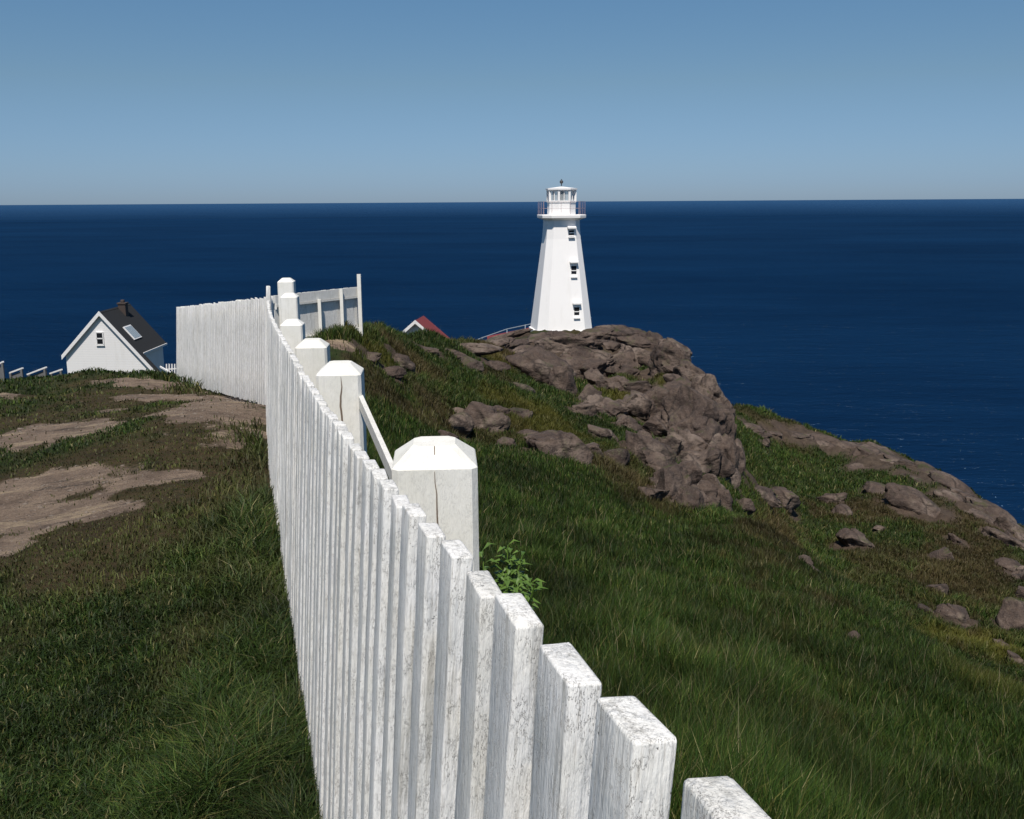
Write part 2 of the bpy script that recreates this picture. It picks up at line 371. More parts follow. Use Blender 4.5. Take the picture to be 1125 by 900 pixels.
def bm_out(name, bm, parent=None, m=None, smooth=False):
    bmesh.ops.recalc_face_normals(bm, faces=bm.faces)
    me = bpy.data.meshes.new(name); bm.to_mesh(me); bm.free()
    if smooth:
        for p in me.polygons: p.use_smooth = True
    return link(name, me, parent, m)
def box(bm, c, s, R=None, bev=0, seg=1):
    r = bmesh.ops.create_cube(bm, size=1); vs = r['verts']
    bmesh.ops.scale(bm, vec=s, verts=vs)
    if bev:
        es = list({e for v in vs for e in v.link_edges})
        g = bmesh.ops.bevel(bm, geom=es, offset=bev, segments=seg, affect='EDGES', profile=.6)
        vs = list({v for f in g['faces'] for v in f.verts} | {v for v in vs if v.is_valid})
    if R is not None: bmesh.ops.rotate(bm, matrix=R, verts=vs)
    bmesh.ops.translate(bm, vec=c, verts=vs); return vs
def bar(bm, a, b, w, h, up=(0, 0, 1)):           # rectangular bar from a to b
    a, b, up = Vector(a), Vector(b), Vector(up); d = (b - a); L = d.length; d.normalize()
    s = d.cross(up).normalized(); u = s.cross(d).normalized()
    vs = []
    for q in (a, b):
        for i, j in ((-1, -1), (1, -1), (1, 1), (-1, 1)): vs.append(bm.verts.new(q + s * i * w / 2 + u * j * h / 2))
    for f in ((0, 1, 2, 3), (7, 6, 5, 4), (0, 4, 5, 1), (1, 5, 6, 2), (2, 6, 7, 3), (3, 7, 4, 0)): bm.faces.new([vs[k] for k in f])
def prism(bm, lo, hi):                            # two equal rings of points -> closed solid
    A_ = [bm.verts.new(p) for p in lo]; B_ = [bm.verts.new(p) for p in hi]; n = len(A_)
    for i in range(n): bm.faces.new((A_[i], A_[(i + 1) % n], B_[(i + 1) % n], B_[i]))
    bm.faces.new(A_[::-1]); bm.faces.new(B_)
# ------------------------------------------------------------------ rocks
def ico(sub):
    bm = bmesh.new(); bmesh.ops.create_icosphere(bm, subdivisions=sub, radius=1)
    V = np.array([v.co[:] for v in bm.verts]); Fc = np.array([[v.index for v in f.verts] for f in bm.faces]); bm.free(); return V, Fc
ICO = {3: ico(3), 4: ico(4), 5: ico(5)}
def rock_shape(seed, sub=4, cuts=19, rough=1.0):
    g = np.random.default_rng(seed); V, Fc = ICO[sub]; V = V.copy()
    V = np.sign(V) * np.abs(V) ** .78
    for k in range(cuts):
        n = g.normal(size=3); n /= np.linalg.norm(n); h = g.uniform(.52, .86)
        d = V @ n - h; s = .035
        V -= (np.where(d > 0, d, 0) * .92)[:, None] * n
    V *= 1 + .11 * fbm(V * 1.3 + seed * 3.7, 3, seed)[:, None]
    # a few cracks
    for k in range(g.integers(2, 5)):
        n = g.normal(size=3); n /= np.linalg.norm(n); o = g.uniform(-.4, .4)
        d = V @ n - o + .10 * vnoise(V * 2.1 + 9, seed + k)
        V *= (1 - g.uniform(.08, .24) * np.exp(-(d / .04) ** 2))[:, None]
    sd_ = g.uniform(-1, 1, (8, 3)); dd = np.sort(np.linalg.norm(V[:, None] + .18 * vnoise(V * 2.3, seed + 2)[:, None, None] - sd_[None], axis=2), axis=1)
    if sub >= 5: V *= (1 - .13 * np.exp(-((dd[:, 1] - dd[:, 0]) / .05) ** 2))[:, None]       # joints between blocks
    V *= 1 + .034 * rough * fbm(V * np.array([4, 4, 8]) + seed, 4, seed + 5, .6)[:, None]
    return V, Fc
ROCKS = []                                       # (centre, radii) for the masks and the grass
def rock_at(px, py, w, h, rot=0, depth=1.0, seed=None, sub=4, lift=0.0, Y=None, rough=1.0, yaw=None):
    p = cast(px, py) if Y is None else at(px, py, Y)
    if p is None: p = at(px, py, 60)
    Yd = p.y; rx, rz = w / 2 * Yd / F * 1.19, h / 2 * Yd / F * 1.26; ry = depth * (rx + rz) / 2
    seed = seed if seed is not None else int(px * 7 + py * 13)
    V, Fc = rock_shape(seed, sub, rough=rough)
    V = V * np.array([rx, ry, rz])
    g = np.random.default_rng(seed + 1); yw = g.uniform(-.35, .35) if yaw is None else yaw
    R = Matrix.Rotation(yw, 3, 'Z') @ Matrix.Rotation(math.radians(rot), 3, 'Y') @ Matrix.Rotation(g.uniform(-.2, .2), 3, 'X')
    V = V @ np.array(R).T
    c = np.array(p) + np.array([0, rz * .0, lift * rz])
    ROCKS.append((c, max(rx, ry * .8), rz)); return V, Fc, c
def merge(parts):
    Vs, Fs, o = [], [], 0
    for V, Fc, c in parts: Vs.append(V + c); Fs.append(Fc + o); o += len(V)
    return np.concatenate(Vs), np.concatenate(Fs)

OUT = [  # px, py, width, height, tilt
 (548, 382, 70, 16, -8), (600, 375, 56, 20, -5), (628, 386, 64, 26, 0), (655, 374, 52, 26, -5), (688, 370, 62, 24, 6), (716, 380, 40, 28, 22),
 (672, 381, 30, 14, 0), (742, 394, 46, 32, 38), (640, 402, 74, 30, 0), (668, 407, 64, 30, -18), (694, 393, 46, 26, 20), (520, 386, 58, 16, 3),
 (513, 403, 38, 16, 4), (618, 428, 34, 50, 4), (646, 442, 40, 24, -30), (668, 428, 44, 26, 0), (703, 428, 40, 20, 5), (762, 420, 52, 36, 42), (738, 408, 44, 22, 12),
 (705, 452, 48, 40, 30), (737, 438, 62, 28, -30), (776, 442, 46, 44, 34), (792, 460, 30, 40, 30), (735, 470, 70, 36, -32), (768, 482, 64, 66, 8), (795, 490, 30, 56, 12), (804, 508, 26, 54, 8),
 (738, 542, 54, 66, 25), (760, 516, 54, 40, 12), (782, 546, 42, 56, -10), (800, 532, 34, 44, 6), (712, 548, 46, 28, -8), (815, 560, 24, 30, 10),
 (500, 472, 34, 30, 0), (645, 500, 34, 26, 10), (664, 455, 64, 26, 24), (692, 474, 46, 26, 30), (405, 394, 34, 10, 0), (572, 458, 28, 20, 10), (508, 458, 26, 18, 0), (548, 455, 24, 16, 10), (490, 482, 26, 20, 0), (556, 492, 30, 20, 8), (660, 480, 36, 22, 12), (675, 505, 34, 24, 0), (430, 412, 30, 12, 0), (470, 386, 36, 9, 4), (500, 392, 36, 12, 4), (545, 405, 34, 14, 8), (575, 430, 30, 16, 20), (655, 420, 26, 22, 0), (630, 410, 34, 20, 10), (580, 388, 46, 14, -4), (715, 400, 36, 18, 20), (690, 412, 34, 20, 0),
 (640, 455, 40, 24, -10), (680, 455, 40, 26, 10), (700, 500, 40, 40, 0), (760, 455, 50, 34, -30), (748, 425, 40, 24, 30), (722, 520, 44, 40, 10), (770, 520, 44, 44, 10), (755, 500, 60, 50, 10), (790, 480, 34, 44, 10), (635, 395, 60, 24, 0), (700, 380, 50, 20, 12), (585, 395, 50, 20, 4), (730, 500, 50, 50, 0), (790, 555, 34, 40, 0),
 (755, 560, 40, 40, 10), (745, 500, 40, 30, -25), (720, 475, 34, 26, 20),
 (560, 370, 44, 10, -12), (785, 520, 34, 40, 20), (770, 550, 30, 40, 5)]
RIDGE = [(820, 468, 38, 15, 4), (847, 474, 22, 8, 5), (872, 476, 40, 11, 6), (905, 482, 50, 15, 8), (935, 488, 44, 16, 12), (965, 496, 50, 18, 18), (992, 505, 48, 20, 22), (1018, 516, 44, 20, 26),
 (1042, 530, 48, 24, 32), (1066, 545, 46, 26, 34), (1090, 562, 50, 30, 36), (1115, 585, 54, 34, 38), (1140, 605, 50, 40, 38), (1105, 590, 40, 20, 30), (1010, 527, 44, 16, 25), (1045, 545, 40, 18, 30), (955, 512, 40, 12, 5), (978, 505, 30, 12, 10), (1075, 566, 40, 20, 34), (1120, 600, 40, 30, 40), (1140, 640, 60, 40, 40),
 (975, 541, 50, 16, 6), (1050, 596, 30, 10, 45), (900, 632, 36, 8, 42), (1030, 616, 20, 36, 60), (1018, 672, 24, 12, 40), (1112, 690, 46, 46, 30), (1100, 712, 24, 14, 30), (965, 582, 14, 7, 10), (885, 620, 24, 18, 30), (1060, 690, 16, 10, 20), (1125, 660, 30, 24, 30)]
BOULD = [ # things: px, py, w, h, tilt, depth, lift, label
 (590, 412, 74, 46, 20, 1.0, .1, 'big slanted grey boulder with dark streaks below the lighthouse, above the yellow-green moss'),
 (529, 470, 60, 52, 0, 1.0, .05, 'round grooved boulder just behind the nearest white fence post top'),
 (580, 480, 26, 18, 5, 1.0, .1, 'small rounded boulder above the long low boulder at the knoll foot'),
 (614, 497, 92, 44, 14, .8, .1, 'long low boulder with a cracked end at the grassy foot of the knoll'),
 (707, 502, 64, 60, 15, 1.0, .05, 'large smooth rounded boulder above the dark hollow at the cliff foot'),
 (440, 402, 40, 22, 0, 1.0, 0, 'flat pale brown rock on the green slope below the red gabled house'),
 (833, 545, 52, 20, 12, 1.0, .2, 'flat-topped block poking out to the right of the cliff foot'),
 (858, 552, 40, 36, 24, 1.0, .1, 'rounded brown boulder furthest right of the cliff foot'),
 (840, 491, 14, 12, 0, 1.0, .3, 'tiny upright stone alone on grass below the far ridge'),
 (915, 550, 34, 16, -4, 1.0, .2, 'flat-topped stone directly above a square block on the far slope'),
 (926, 567, 32, 20, 5, 1.0, .1, 'square block just under a flat-topped stone on the far slope'),
 (937, 598, 44, 26, 36, 1.0, .2, 'wedge-shaped boulder with dark underside in the middle of the far slope'),
 (1008, 556, 76, 26, 28, .9, .1, 'long slanting slab below the rocky skyline of the far slope'),
 (1028, 650, 26, 20, 0, 1.0, .1, 'squarish rock at the top of a short rock trail on the far slope'),
 (1048, 678, 50, 22, 28, 1.0, .1, 'oblong rock at the lower end of a short rock trail'),
 (1110, 626, 34, 16, 14, 1.0, .2, 'pale low stone by the right picture edge under the skyline rocks'),
 (1115, 728, 28, 18, 25, 1.0, .2, 'pale pointed stone low at the right picture edge'),
 (1020, 718, 24, 9, 30, 1.0, .2, 'thin flat stone alone in grass at the foot of the far slope'),
 (935, 708, 28, 26, 0, 1.0, .0, 'dull half-buried stone among tall grass stems right of the fence'),
]
parts = [rock_at(*r, depth=.75 + .6 * ((r[0] * 7 + r[1]) % 10) / 10, lift=.02 + .22 * ((r[0] * 3 + r[1] * 5) % 7) / 7, sub=5 if r[2] >= 44 else 4) for r in OUT]
def near_cast(px, py, k): return cast(px, py).y - k
parts += [rock_at(*r[:5], depth=.8, Y=near_cast(r[0], r[1], r[5]), sub=5, rough=.8) for r in [(766, 474, 84, 82, 12, .6), (738, 548, 66, 72, 22, .3), (722, 455, 66, 44, -28, .4), (692, 432, 60, 34, 10, .3), (792, 520, 44, 74, 4, .2), (640, 408, 84, 36, -6, .3), (735, 402, 66, 42, 36, .3), (775, 560, 48, 40, 0, .3)]]
parts += [rock_at(*r[:5], Y=r[5], sub=4) for r in [(786, 455, 40, 40, 30, 45.5), (797, 482, 30, 46, 10, 42), (800, 512, 26, 46, 5, 39.5), (790, 535, 36, 40, 0, 36.5), (772, 425, 30, 30, 35, 50), (745, 388, 30, 20, 35, 58)]]
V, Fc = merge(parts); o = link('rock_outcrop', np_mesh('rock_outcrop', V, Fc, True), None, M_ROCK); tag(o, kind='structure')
parts = [rock_at(r[0], r[1] + 1.5, r[2] * 1.3, r[3] * .95, r[4], depth=1.1, lift=-.42, sub=4) for r in RIDGE[:21]] + [rock_at(*r, depth=1.0, lift=.12, sub=4) for r in RIDGE[21:]]
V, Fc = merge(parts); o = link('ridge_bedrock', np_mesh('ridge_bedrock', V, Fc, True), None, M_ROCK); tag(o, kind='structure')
for (px, py, w, h, rot, dep, lift, lab) in BOULD:
    V, Fc, c = rock_at(px, py, w, h, rot, dep, lift=lift, sub=4)
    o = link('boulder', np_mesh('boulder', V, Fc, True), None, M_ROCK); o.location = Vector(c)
    tag(o, lab, 'boulder', 'boulders on the headland slopes')

# ------------------------------------------------------------------ ground masks in world metres
def world_ellipse(px, py, rx, ry):
    c = cast(px, py); t_ = cast(px, py - ry); b_ = cast(px, py + ry); l_ = cast(px - rx, py)
    if c is None: return None
    ay = max(.15, ((t_.y if t_ else c.y * 1.3) - (b_.y if b_ else c.y * .8)) / 2); ax = rx * c.y / F
    cy = ((t_.y if t_ else c.y * 1.3) + (b_.y if b_ else c.y * .8)) / 2
    return c.x / c.y * cy, cy, ax, ay
def ell_mask(x, y, L, soft=.45, wob=.35, seed=1):
    out = np.zeros(len(x)); nz = fbm(np.stack([x, y, x * 0], -1) * .8, 3, seed) + .9 * fbm(np.stack([x, y, x * 0], -1) * np.array([3.2, 2.0, 1]), 4, seed + 50, .62)
    for e in L:
        if e is None: continue
        cx, cy, ax, ay = e; sh = cx / cy
        d = np.sqrt((((x - sh * y)) / ax) ** 2 + ((y - cy) / ay) ** 2) + wob * nz
        out = np.maximum(out, 1 - sstep(1 - soft, 1 + soft, d))
    return out
E_BARE = [world_ellipse(*p) for p in [(75, 532, 80, 19), (25, 560, 62, 20), (150, 527, 48, 8), (100, 562, 44, 8), (200, 523, 26, 5), (10, 600, 24, 8), (235, 458, 55, 22), (265, 443, 40, 10), (50, 476, 55, 12), (100, 470, 30, 7), (150, 421, 40, 6), (170, 437, 45, 3), (110, 452, 30, 2.5), (368, 377, 34, 5), (10, 437, 20, 4)]]
E_DRY = [world_ellipse(*p) for p in [(230, 520, 80, 50), (60, 560, 150, 70), (230, 465, 90, 28), (60, 470, 100, 24), (430, 440, 50, 14), (480, 455, 40, 18), (450, 400, 40, 10), (560, 390, 60, 12), (860, 600, 60, 30), (1060, 620, 60, 60), (970, 560, 90, 14), (700, 530, 60, 20), (150, 435, 120, 14), (80, 640, 90, 25)]]
E_MOSS = [world_ellipse(*p) for p in [(590, 455, 45, 12), (410, 385, 30, 10), (545, 392, 20, 10), (700, 440, 40, 12), (1060, 710, 60, 14), (600, 470, 50, 12), (735, 425, 24, 8), (520, 375, 40, 6), (1080, 760, 60, 10), (550, 440, 40, 8)]]
RC = np.array([r[0] for r in ROCKS]); RR = np.array([r[1] for r in ROCKS])
def rockmask(x, y, k=1.0):
    out = np.zeros(len(x))
    for c, r in zip(RC, RR):
        d = np.hypot(x - c[0], y - c[1]) / (r * k); out = np.maximum(out, 1 - sstep(.75, 1.25, d))
    return out

# ground sheet: denser where the eye stands, reaching below the water line all round
az = np.radians(np.concatenate([np.linspace(-180, -42, 60)[:-1], np.linspace(-42, 42, 900), np.linspace(42, 180, 60)[1:]]))
rr = np.concatenate([[.0], np.exp(np.linspace(math.log(.25), math.log(165), 620))])
AZ, R_ = np.meshgrid(az, rr); X = (R_ * np.sin(AZ)).ravel(); Y = (R_ * np.cos(AZ)).ravel()
Z = height(X, Y)
na, nr = len(az), len(rr); I, J = np.meshgrid(np.arange(nr - 1), np.arange(na - 1), indexing='ij'); a0 = (I * na + J).ravel()
Fq = np.stack([a0, a0 + na, a0 + na + 1, a0 + 1], -1)
me = np_mesh('headland_ground', np.stack([X, Y, Z], -1), Fq, True)
bare = ell_mask(X, Y, E_BARE, .45, .42, 4)
dry = ell_mask(X, Y, E_DRY, .5, .4, 8) ; moss = ell_mask(X, Y, E_MOSS, .6, .4, 12)
P3 = np.stack([X, Y, X * 0], -1); far = sstep(14, 40, np.hypot(X, Y))
dry = np.maximum(dry, far * sstep(.15, .7, fbm(P3 * .25, 3, 31)) * .8)
rockm = rockmask(X, Y) * .9
rockm = np.maximum(rockm, sstep(-24, -34, Z))
for nme, arr in (('bare', bare), ('dry', dry), ('moss', moss), ('rock', rockm), ('near', 1 - far)):
    a_ = me.attributes.new(nme, 'FLOAT', 'POINT'); a_.data.foreach_set('value', arr.astype(np.float32))
ground = link('headland_ground', me, None, M_TERR); tag(ground, kind='structure')
# open sea, flat to the horizon
S_ = 90000.0; xs = np.sign(np.linspace(-1, 1, 41)) * np.abs(np.linspace(-1, 1, 41)) ** 3 * S_
gx, gy = np.meshgrid(xs, xs); i_, j_ = np.meshgrid(np.arange(40), np.arange(40), indexing='ij'); a0 = (i_ * 41 + j_).ravel()
o = link('sea', np_mesh('sea', np.stack([gx.ravel(), gy.ravel(), gx.ravel() * 0 - 75], -1), np.stack([a0, a0 + 1, a0 + 42, a0 + 41], -1)), None, M_SEA); tag(o, kind='structure')

# ------------------------------------------------------------------ main picket fence
FA = math.radians(-15.2); FD = Vector((math.sin(FA), math.cos(FA), 0)); FN = Vector((math.cos(FA), -math.sin(FA), 0))
TOPS = [(.0, -.27), (.49, -.331), (.65, -.359), (.79, -.38), (.95, -.412), (1.09, -.431), (1.25, -.447), (1.44, -.466), (1.61, -.489), (1.83, -.522), (2.14, -.557), (2.8, -.612), (3.39, -.667), (4.5, -.742), (6, -.815), (9, -1.01), (11, -1.14), (14.2, -1.30)]
def topz(s): return float(np.interp(s, [a for a, _ in TOPS], [b for _, b in TOPS]))
def plan(s, off=.24):
    b = .0016 * max(0, s - 5) ** 2
    return FD * s + FN * (off + b)
def ttan(s): return (plan(s + .05) - plan(s - .05)).normalized()
def picket_mesh(w, t_, h, seed, seg=22, wear=.0011):
    bm = bmesh.new(); g = np.random.default_rng(seed)
    box(bm, (0, 0, 0), (w, t_, h), bev=.0035, seg=2)
    bmesh.ops.translate(bm, vec=(0, t_ / 2, h / 2), verts=bm.verts)      # left face at y=0, foot at z=0
    zs = list(np.linspace(0, h, seg)[1:-1]) 
    for z in zs:
        bmesh.ops.bisect_plane(bm, geom=list(bm.verts) + list(bm.edges) + list(bm.faces), plane_co=(0, 0, z), plane_no=(0, 0, 1))
    V = np.array([v.co[:] for v in bm.verts])
    D = np.stack([fbm(V * np.array([40, 40, 9]) + seed * 7.7 + k * 31, 2, seed + k) for k in range(3)], -1) * wear
    D[:, 0] += .0016 * vnoise(np.stack([V[:, 2] * 2.3, V[:, 2] * 0 + seed, V[:, 2] * 0], -1), 3)
    sk = g.uniform(-.05, .05); tilt = g.uniform(-.006, .004)
    for v, d in zip(bm.verts, D):
        v.co += Vector(d)
        if v.co.z > h - .03: v.co.z += sk * v.co.x + g.uniform(-.0007, .0007)
    me = bpy.data.meshes.new('picket'); bm.to_mesh(me); bm.free()
    for p in me.polygons: p.use_smooth = True
    me.materials.append(M_PICKET); return me
def place(o, p, tangent, lean, roll=0.0, yaw=0.0):
    t_ = Vector(tangent); n_r = Vector((t_.y, -t_.x, 0))
    up = (Vector((0, 0, 1)) + n_r * lean + t_ * roll).normalized()
    x = -(t_ - up * t_.dot(up)).normalized()                              # picket's wide axis runs along the fence
    if yaw: x = (Matrix.Rotation(yaw, 3, up) @ x)
    y = up.cross(x).normalized()
    M = Matrix((x, y, up)).transposed().to_4x4(); M.translation = Vector(p)
    return M
fence = empty('picket_fence', plan(6) + Vector((0, 0, -2.2)), 'long weathered white picket fence running from the foreground away to its corner', 'fence')
def add_child(name, me, parent, Mw, m=None):
    o = bpy.data.objects.new(name, me); COL.objects.link(o); o.parent = parent
    o.matrix_parent_inverse = Matrix.Identity(4)
    o.matrix_basis = parent_inv(parent) @ Mw
    if m and not me.materials: me.materials.append(m)
    return o
def parent_inv(p): return (Matrix.Translation(p.location) @ p.rotation_euler.to_matrix().to_4x4()).inverted()
HP = 1.46; LEAN = .064
k = 0; s = .345
jit = random.Random(3); protos = [picket_mesh((.072, .074, .084, .080, .076, .073, .070)[min(i, 6)], (.032, .032, .030, .029, .028, .028)[min(i, 5)], HP, 50 + i) for i in range(14)]
near_s = [.362, .515 + .005, .655, .795, .925, 1.06, 1.21, 1.36]
svals = [v - .034 for v in (.487, .642, .797, .945, 1.09, 1.245, 1.405, 1.56, 1.71, 1.86, 2.01)]
s = 2.12
while s < 14.35:
    svals.append(s); s += .146 + jit.uniform(-.010, .010)
row_far = []
for k, s in enumerate(svals):
    zt = topz(s) + jit.uniform(-.010, .008); p = plan(s, .24 + jit.uniform(-.003, .003)); tg = ttan(s)
    if s > 13.9: zt += .17
    up = Vector((tg.y, -tg.x, 0)) * LEAN + Vector((0, 0, 1))
    foot = Vector((p.x, p.y, zt)) - up * HP
    me = protos[k] if k < 14 else protos[jit.randrange(14)]
    Mw = place(None, foot, tg, LEAN, jit.uniform(-.006, .006), jit.uniform(-.03, .03) * (k > 7))
    if k < 99: add_child('picket', me, fence, Mw)
    else: row_far.append((me, Mw))
bm = bmesh.new()
for me, Mw in row_far:
    n0 = len(bm.verts); bm.from_mesh(me); bm.verts.ensure_lookup_table()
    bmesh.ops.transform(bm, matrix=parent_inv(fence) @ Mw, verts=bm.verts[n0:])
if row_far:
    o = bm_out('picket_row', bm, fence, M_PICKET, True); o['kind'] = 'stuff'
# rails behind the pickets
def rail_run(name, parent, s0, s1, dz, off, w, h, m, lean=LEAN, n=22):
    bm = bmesh.new(); pts = []
    for q in np.linspace(s0, s1, n):
        p = plan(q, off); tg = ttan(q); zz = topz(q) - dz; pts.append(Vector((p.x, p.y, zz)) - Vector((tg.y, -tg.x, 0)) * lean * dz)
    inv = parent_inv(parent)
    ring = []
    for p in pts:
        nr = FN
        ring.append([bm.verts.new(inv @ (p + nr * a + Vector((0, 0, b)))) for a, b in ((0, -h / 2), (w, -h / 2), (w, h / 2), (0, h / 2))])
    for a, b in zip(ring, ring[1:]):
        for i in range(4): bm.faces.new((a[i], a[(i + 1) % 4], b[(i + 1) % 4], b[i]))
    bm.faces.new(ring[0]); bm.faces.new(ring[-1][::-1])
    return bm_out(name, bm, parent, m)
rail_run('rail', fence, .1, 14.3, .20, .271, .038, .085, M_RAIL)
rail_run('rail', fence, .1, 14.3, 1.16, .271, .038, .085, M_RAIL)
# posts
M_CRACK = simple('split_wood', (.16, .12, .09), .9)
def post_mesh(w, h, seed, ch=.014, cap=.045, inset=.05):
    bm = bmesh.new(); a = w / 2
    def ring(r, c, z): return [bm.verts.new((x, y, z)) for x, y in ((-r, -r + c), (-r + c, -r), (r - c, -r), (r, -r + c), (r, r - c), (r - c, r), (-r + c, r), (-r, r - c))]
    rs = [ring(a, ch, 0)] + [ring(a, ch, q) for q in np.linspace(0, h - cap, 10)[1:]] + [ring(a - inset * .06, ch, h - cap + .004), ring(a - inset * .94, ch * 1.2, h - .003), ring(a - inset, ch * 1.2, h)]
    for A_, B_ in zip(rs, rs[1:]):
        for i in range(8): bm.faces.new((A_[i], A_[(i + 1) % 8], B_[(i + 1) % 8], B_[i]))
    bm.faces.new(rs[-1]); bm.faces.new(rs[0][::-1])
    V = np.array([v.co[:] for v in bm.verts]); D = fbm(V * 9 + seed, 2, seed) * .0016
    for v, d in zip(bm.verts, D): v.co.x += d; v.co.y -= d * .7
    bmesh.ops.recalc_face_normals(bm, faces=bm.faces)
    me = bpy.data.meshes.new('post'); bm.to_mesh(me); bm.free(); me.materials.append(M_POST); return me
POSTS = [(477.5, 484.5, 95, .2), (373.5, 398, 49, .2), (343, 372.6, 34.5, .2), (321, 351, 24.2, .2), (318, 322, 18.3, .2), (314.5, 305.5, 17.2, .2)]
pm = post_mesh(.2, 2.0, 3)
for i, (px, py, w, W_) in enumerate(POSTS):
    Yp = F * W_ / w * .985; p = at(px, py, Yp + .06); yaw = FA * -.15
    Mw = Matrix.Translation((p.x, p.y, p.z - 2.0)) @ Matrix.Rotation(-FA * .25, 4, 'Z')
    me_ = pm
    if i < 2:
        me_ = pm.copy(); me_.name = 'split_post'; bmc = bmesh.new(); bmc.from_mesh(me_); Rc = random.Random(11 + i)
        x0 = (.0, .012)[i]; L = []
        for j in range(15):
            z_ = 2.0 - .05 - j * (.026 if i == 0 else .022); x0 += Rc.uniform(-.004, .004)
            w0 = .0016 * math.sin(math.pi * (j + .5) / 15) * (1, 2.4)[i] + .0005
            L.append([bmc.verts.new((x0 - w0, -.1012, z_)), bmc.verts.new((x0 + w0, -.1012, z_)), bmc.verts.new((x0, -.098, z_))])
        if i == 0: L.insert(0, [bmc.verts.new((x0 - .002, -.0525, 2.0 + .0002)), bmc.verts.new((x0 + .0005, -.0525, 2.0 + .0002)), bmc.verts.new((x0, -.05, 1.99))])
        for a, b in zip(L, L[1:]):
            for q in range(3):
                f_ = bmc.faces.new((a[q], a[(q + 1) % 3], b[(q + 1) % 3], b[q])); f_.material_index = 1
        bmesh.ops.recalc_face_normals(bmc, faces=bmc.faces)
        bmc.to_mesh(me_); bmc.free(); me_.materials.append(M_CRACK)
    po = add_child('post', me_, fence, Mw)
# crack in the nearest post: a thin split running down the face and across the cap
def stroke(parent, name, pts, w, m, nrm=Vector((0, -1, 0))):
    bm = bmesh.new(); L = []
    for i, p in enumerate(pts):
        d = (pts[min(i + 1, len(pts) - 1)] - pts[max(i - 1, 0)]).normalized(); sdir = d.cross(nrm).normalized(); ww = w * (.25 if i in (0, len(pts) - 1) else 1)
        L.append((bm.verts.new(p + sdir * ww / 2), bm.verts.new(p - sdir * ww / 2), bm.verts.new(p - nrm * .004)))
    for a, b in zip(L, L[1:]):
        for i in range(3): bm.faces.new((a[i], a[(i + 1) % 3], b[(i + 1) % 3], b[i]))
    bm.faces.new(L[0]); bm.faces.new(L[-1][::-1]); return bm_out(name, bm, parent, m)
# slanted brace plank behind the two nearest posts
bm = bmesh.new(); inv = parent_inv(fence)
bar(bm, inv @ at(396, 440, 4.42), inv @ at(523, 727, 2.30), .020, .055)
bm_out('brace', bm, fence, M_RAIL)

# ------------------------------------------------------------------ second fence section turning left
C0 = at(298, 441, 14.1); C1 = at(194, 416, 21.0); T0 = at(298, 326, 14.1); T1 = at(194, 338, 21.0)
f2 = empty('picket_fence', (C0 + C1) / 2, 'white picket fence section running left from the corner, its foot on bare rock and grass', 'fence')
L2 = (Vector((C1.x, C1.y, 0)) - Vector((C0.x, C0.y, 0))); n2 = int(L2.length / .132); tg = L2.normalized()
h2 = 1.58; protos2 = [picket_mesh(.070, .024, h2, 150 + i, 5) for i in range(8)]
for k in range(n2 + 1):
    f_ = k / n2; p = C0.lerp(C1, f_); zt = T0.z + (T1.z - T0.z) * f_ + jit.uniform(-.012, .012) - .05 * math.sin(f_ * math.pi) * 0
    if k == 1: zt += .16
    foot = Vector((p.x, p.y, zt - h2 + (0.0 if f_ > .55 else -.04 * jit.random())))
    T_ = T0.lerp(T1, f_); lv_ = (T_ - p); rl_ = (lv_.x * tg.x + lv_.y * tg.y) / 1.5; ln_ = (lv_.x * tg.y - lv_.y * tg.x) / 1.5
    Mw = place(None, foot, tg, ln_, rl_ + jit.uniform(-.006, .006), jit.uniform(-.05, .05)); up_ = Mw.col[2].to_3d(); Mw.translation = Vector((T_.x, T_.y, zt)) - up_ * h2
    add_child('picket', protos2[jit.randrange(8)], f2, Mw)
nr = Vector((tg.y, -tg.x, 0)); inv = parent_inv(f2)
for dz in (.14, 1.15):
    bm = bmesh.new(); bar(bm, inv @ (T0 + nr * .05 - Vector((0, 0, dz))), inv @ (T1 + nr * .05 - Vector((0, 0, dz))), .04, .09); bm_out('rail', bm, f2, M_RAIL)
for f_ in (.33, .66, 1.0):
    p = T0.lerp(T1, f_) + nr * .13; me = post_mesh(.12, 1.62, 9, .008, .02, .02)
    add_child('post', me, f2, Matrix.Translation((p.x, p.y, p.z - 1.62 + .015)) @ Matrix.Rotation(math.atan2(nr.y, nr.x), 4, 'Z'))

# ------------------------------------------------------------------ third section seen from its rail side
A0, A1 = at(300, 324.8, 25.2), at(391.0, 315.3, 27.6)
B0 = Vector((A0.x, A0.y, A0.z - 1.24)); B1 = Vector((A1.x, A1.y, A1.z - 1.20))
f3 = empty('board_fence', (B0 + B1) / 2, 'white board fence seen from its rail side, ending in a taller thin post', 'fence')
inv = parent_inv(f3); d3 = (A1 - A0); d3.z = 0; d3.normalize(); r3 = Vector((d3.y, -d3.x, 0)); up = Vector((0, 0, 1))
def quadbox(bm, a0, a1, b0, b1, n, th):
    L = [a0, a1, b1, b0]; prism(bm, [inv @ p for p in L], [inv @ (p + n * th) for p in L])
bm = bmesh.new(); nb = 36
for i in range(nb):
    u0, u1 = i / nb + .0003, (i + 1) / nb - .0003; j1 = jit.uniform(-.008, .008); j2 = jit.uniform(0, .012)
    quadbox(bm, A0.lerp(A1, u0) + up * j1 + r3 * j2 * .3, A0.lerp(A1, u1) + up * j1 + r3 * j2 * .3, B0.lerp(B1, u0) - up * .05 + r3 * j2 * .3, B1 * u1 + B0 * (1 - u1) - up * .05 + r3 * j2 * .3, r3, .02)
bm_out('board_panel', bm, f3, M_PICKET)
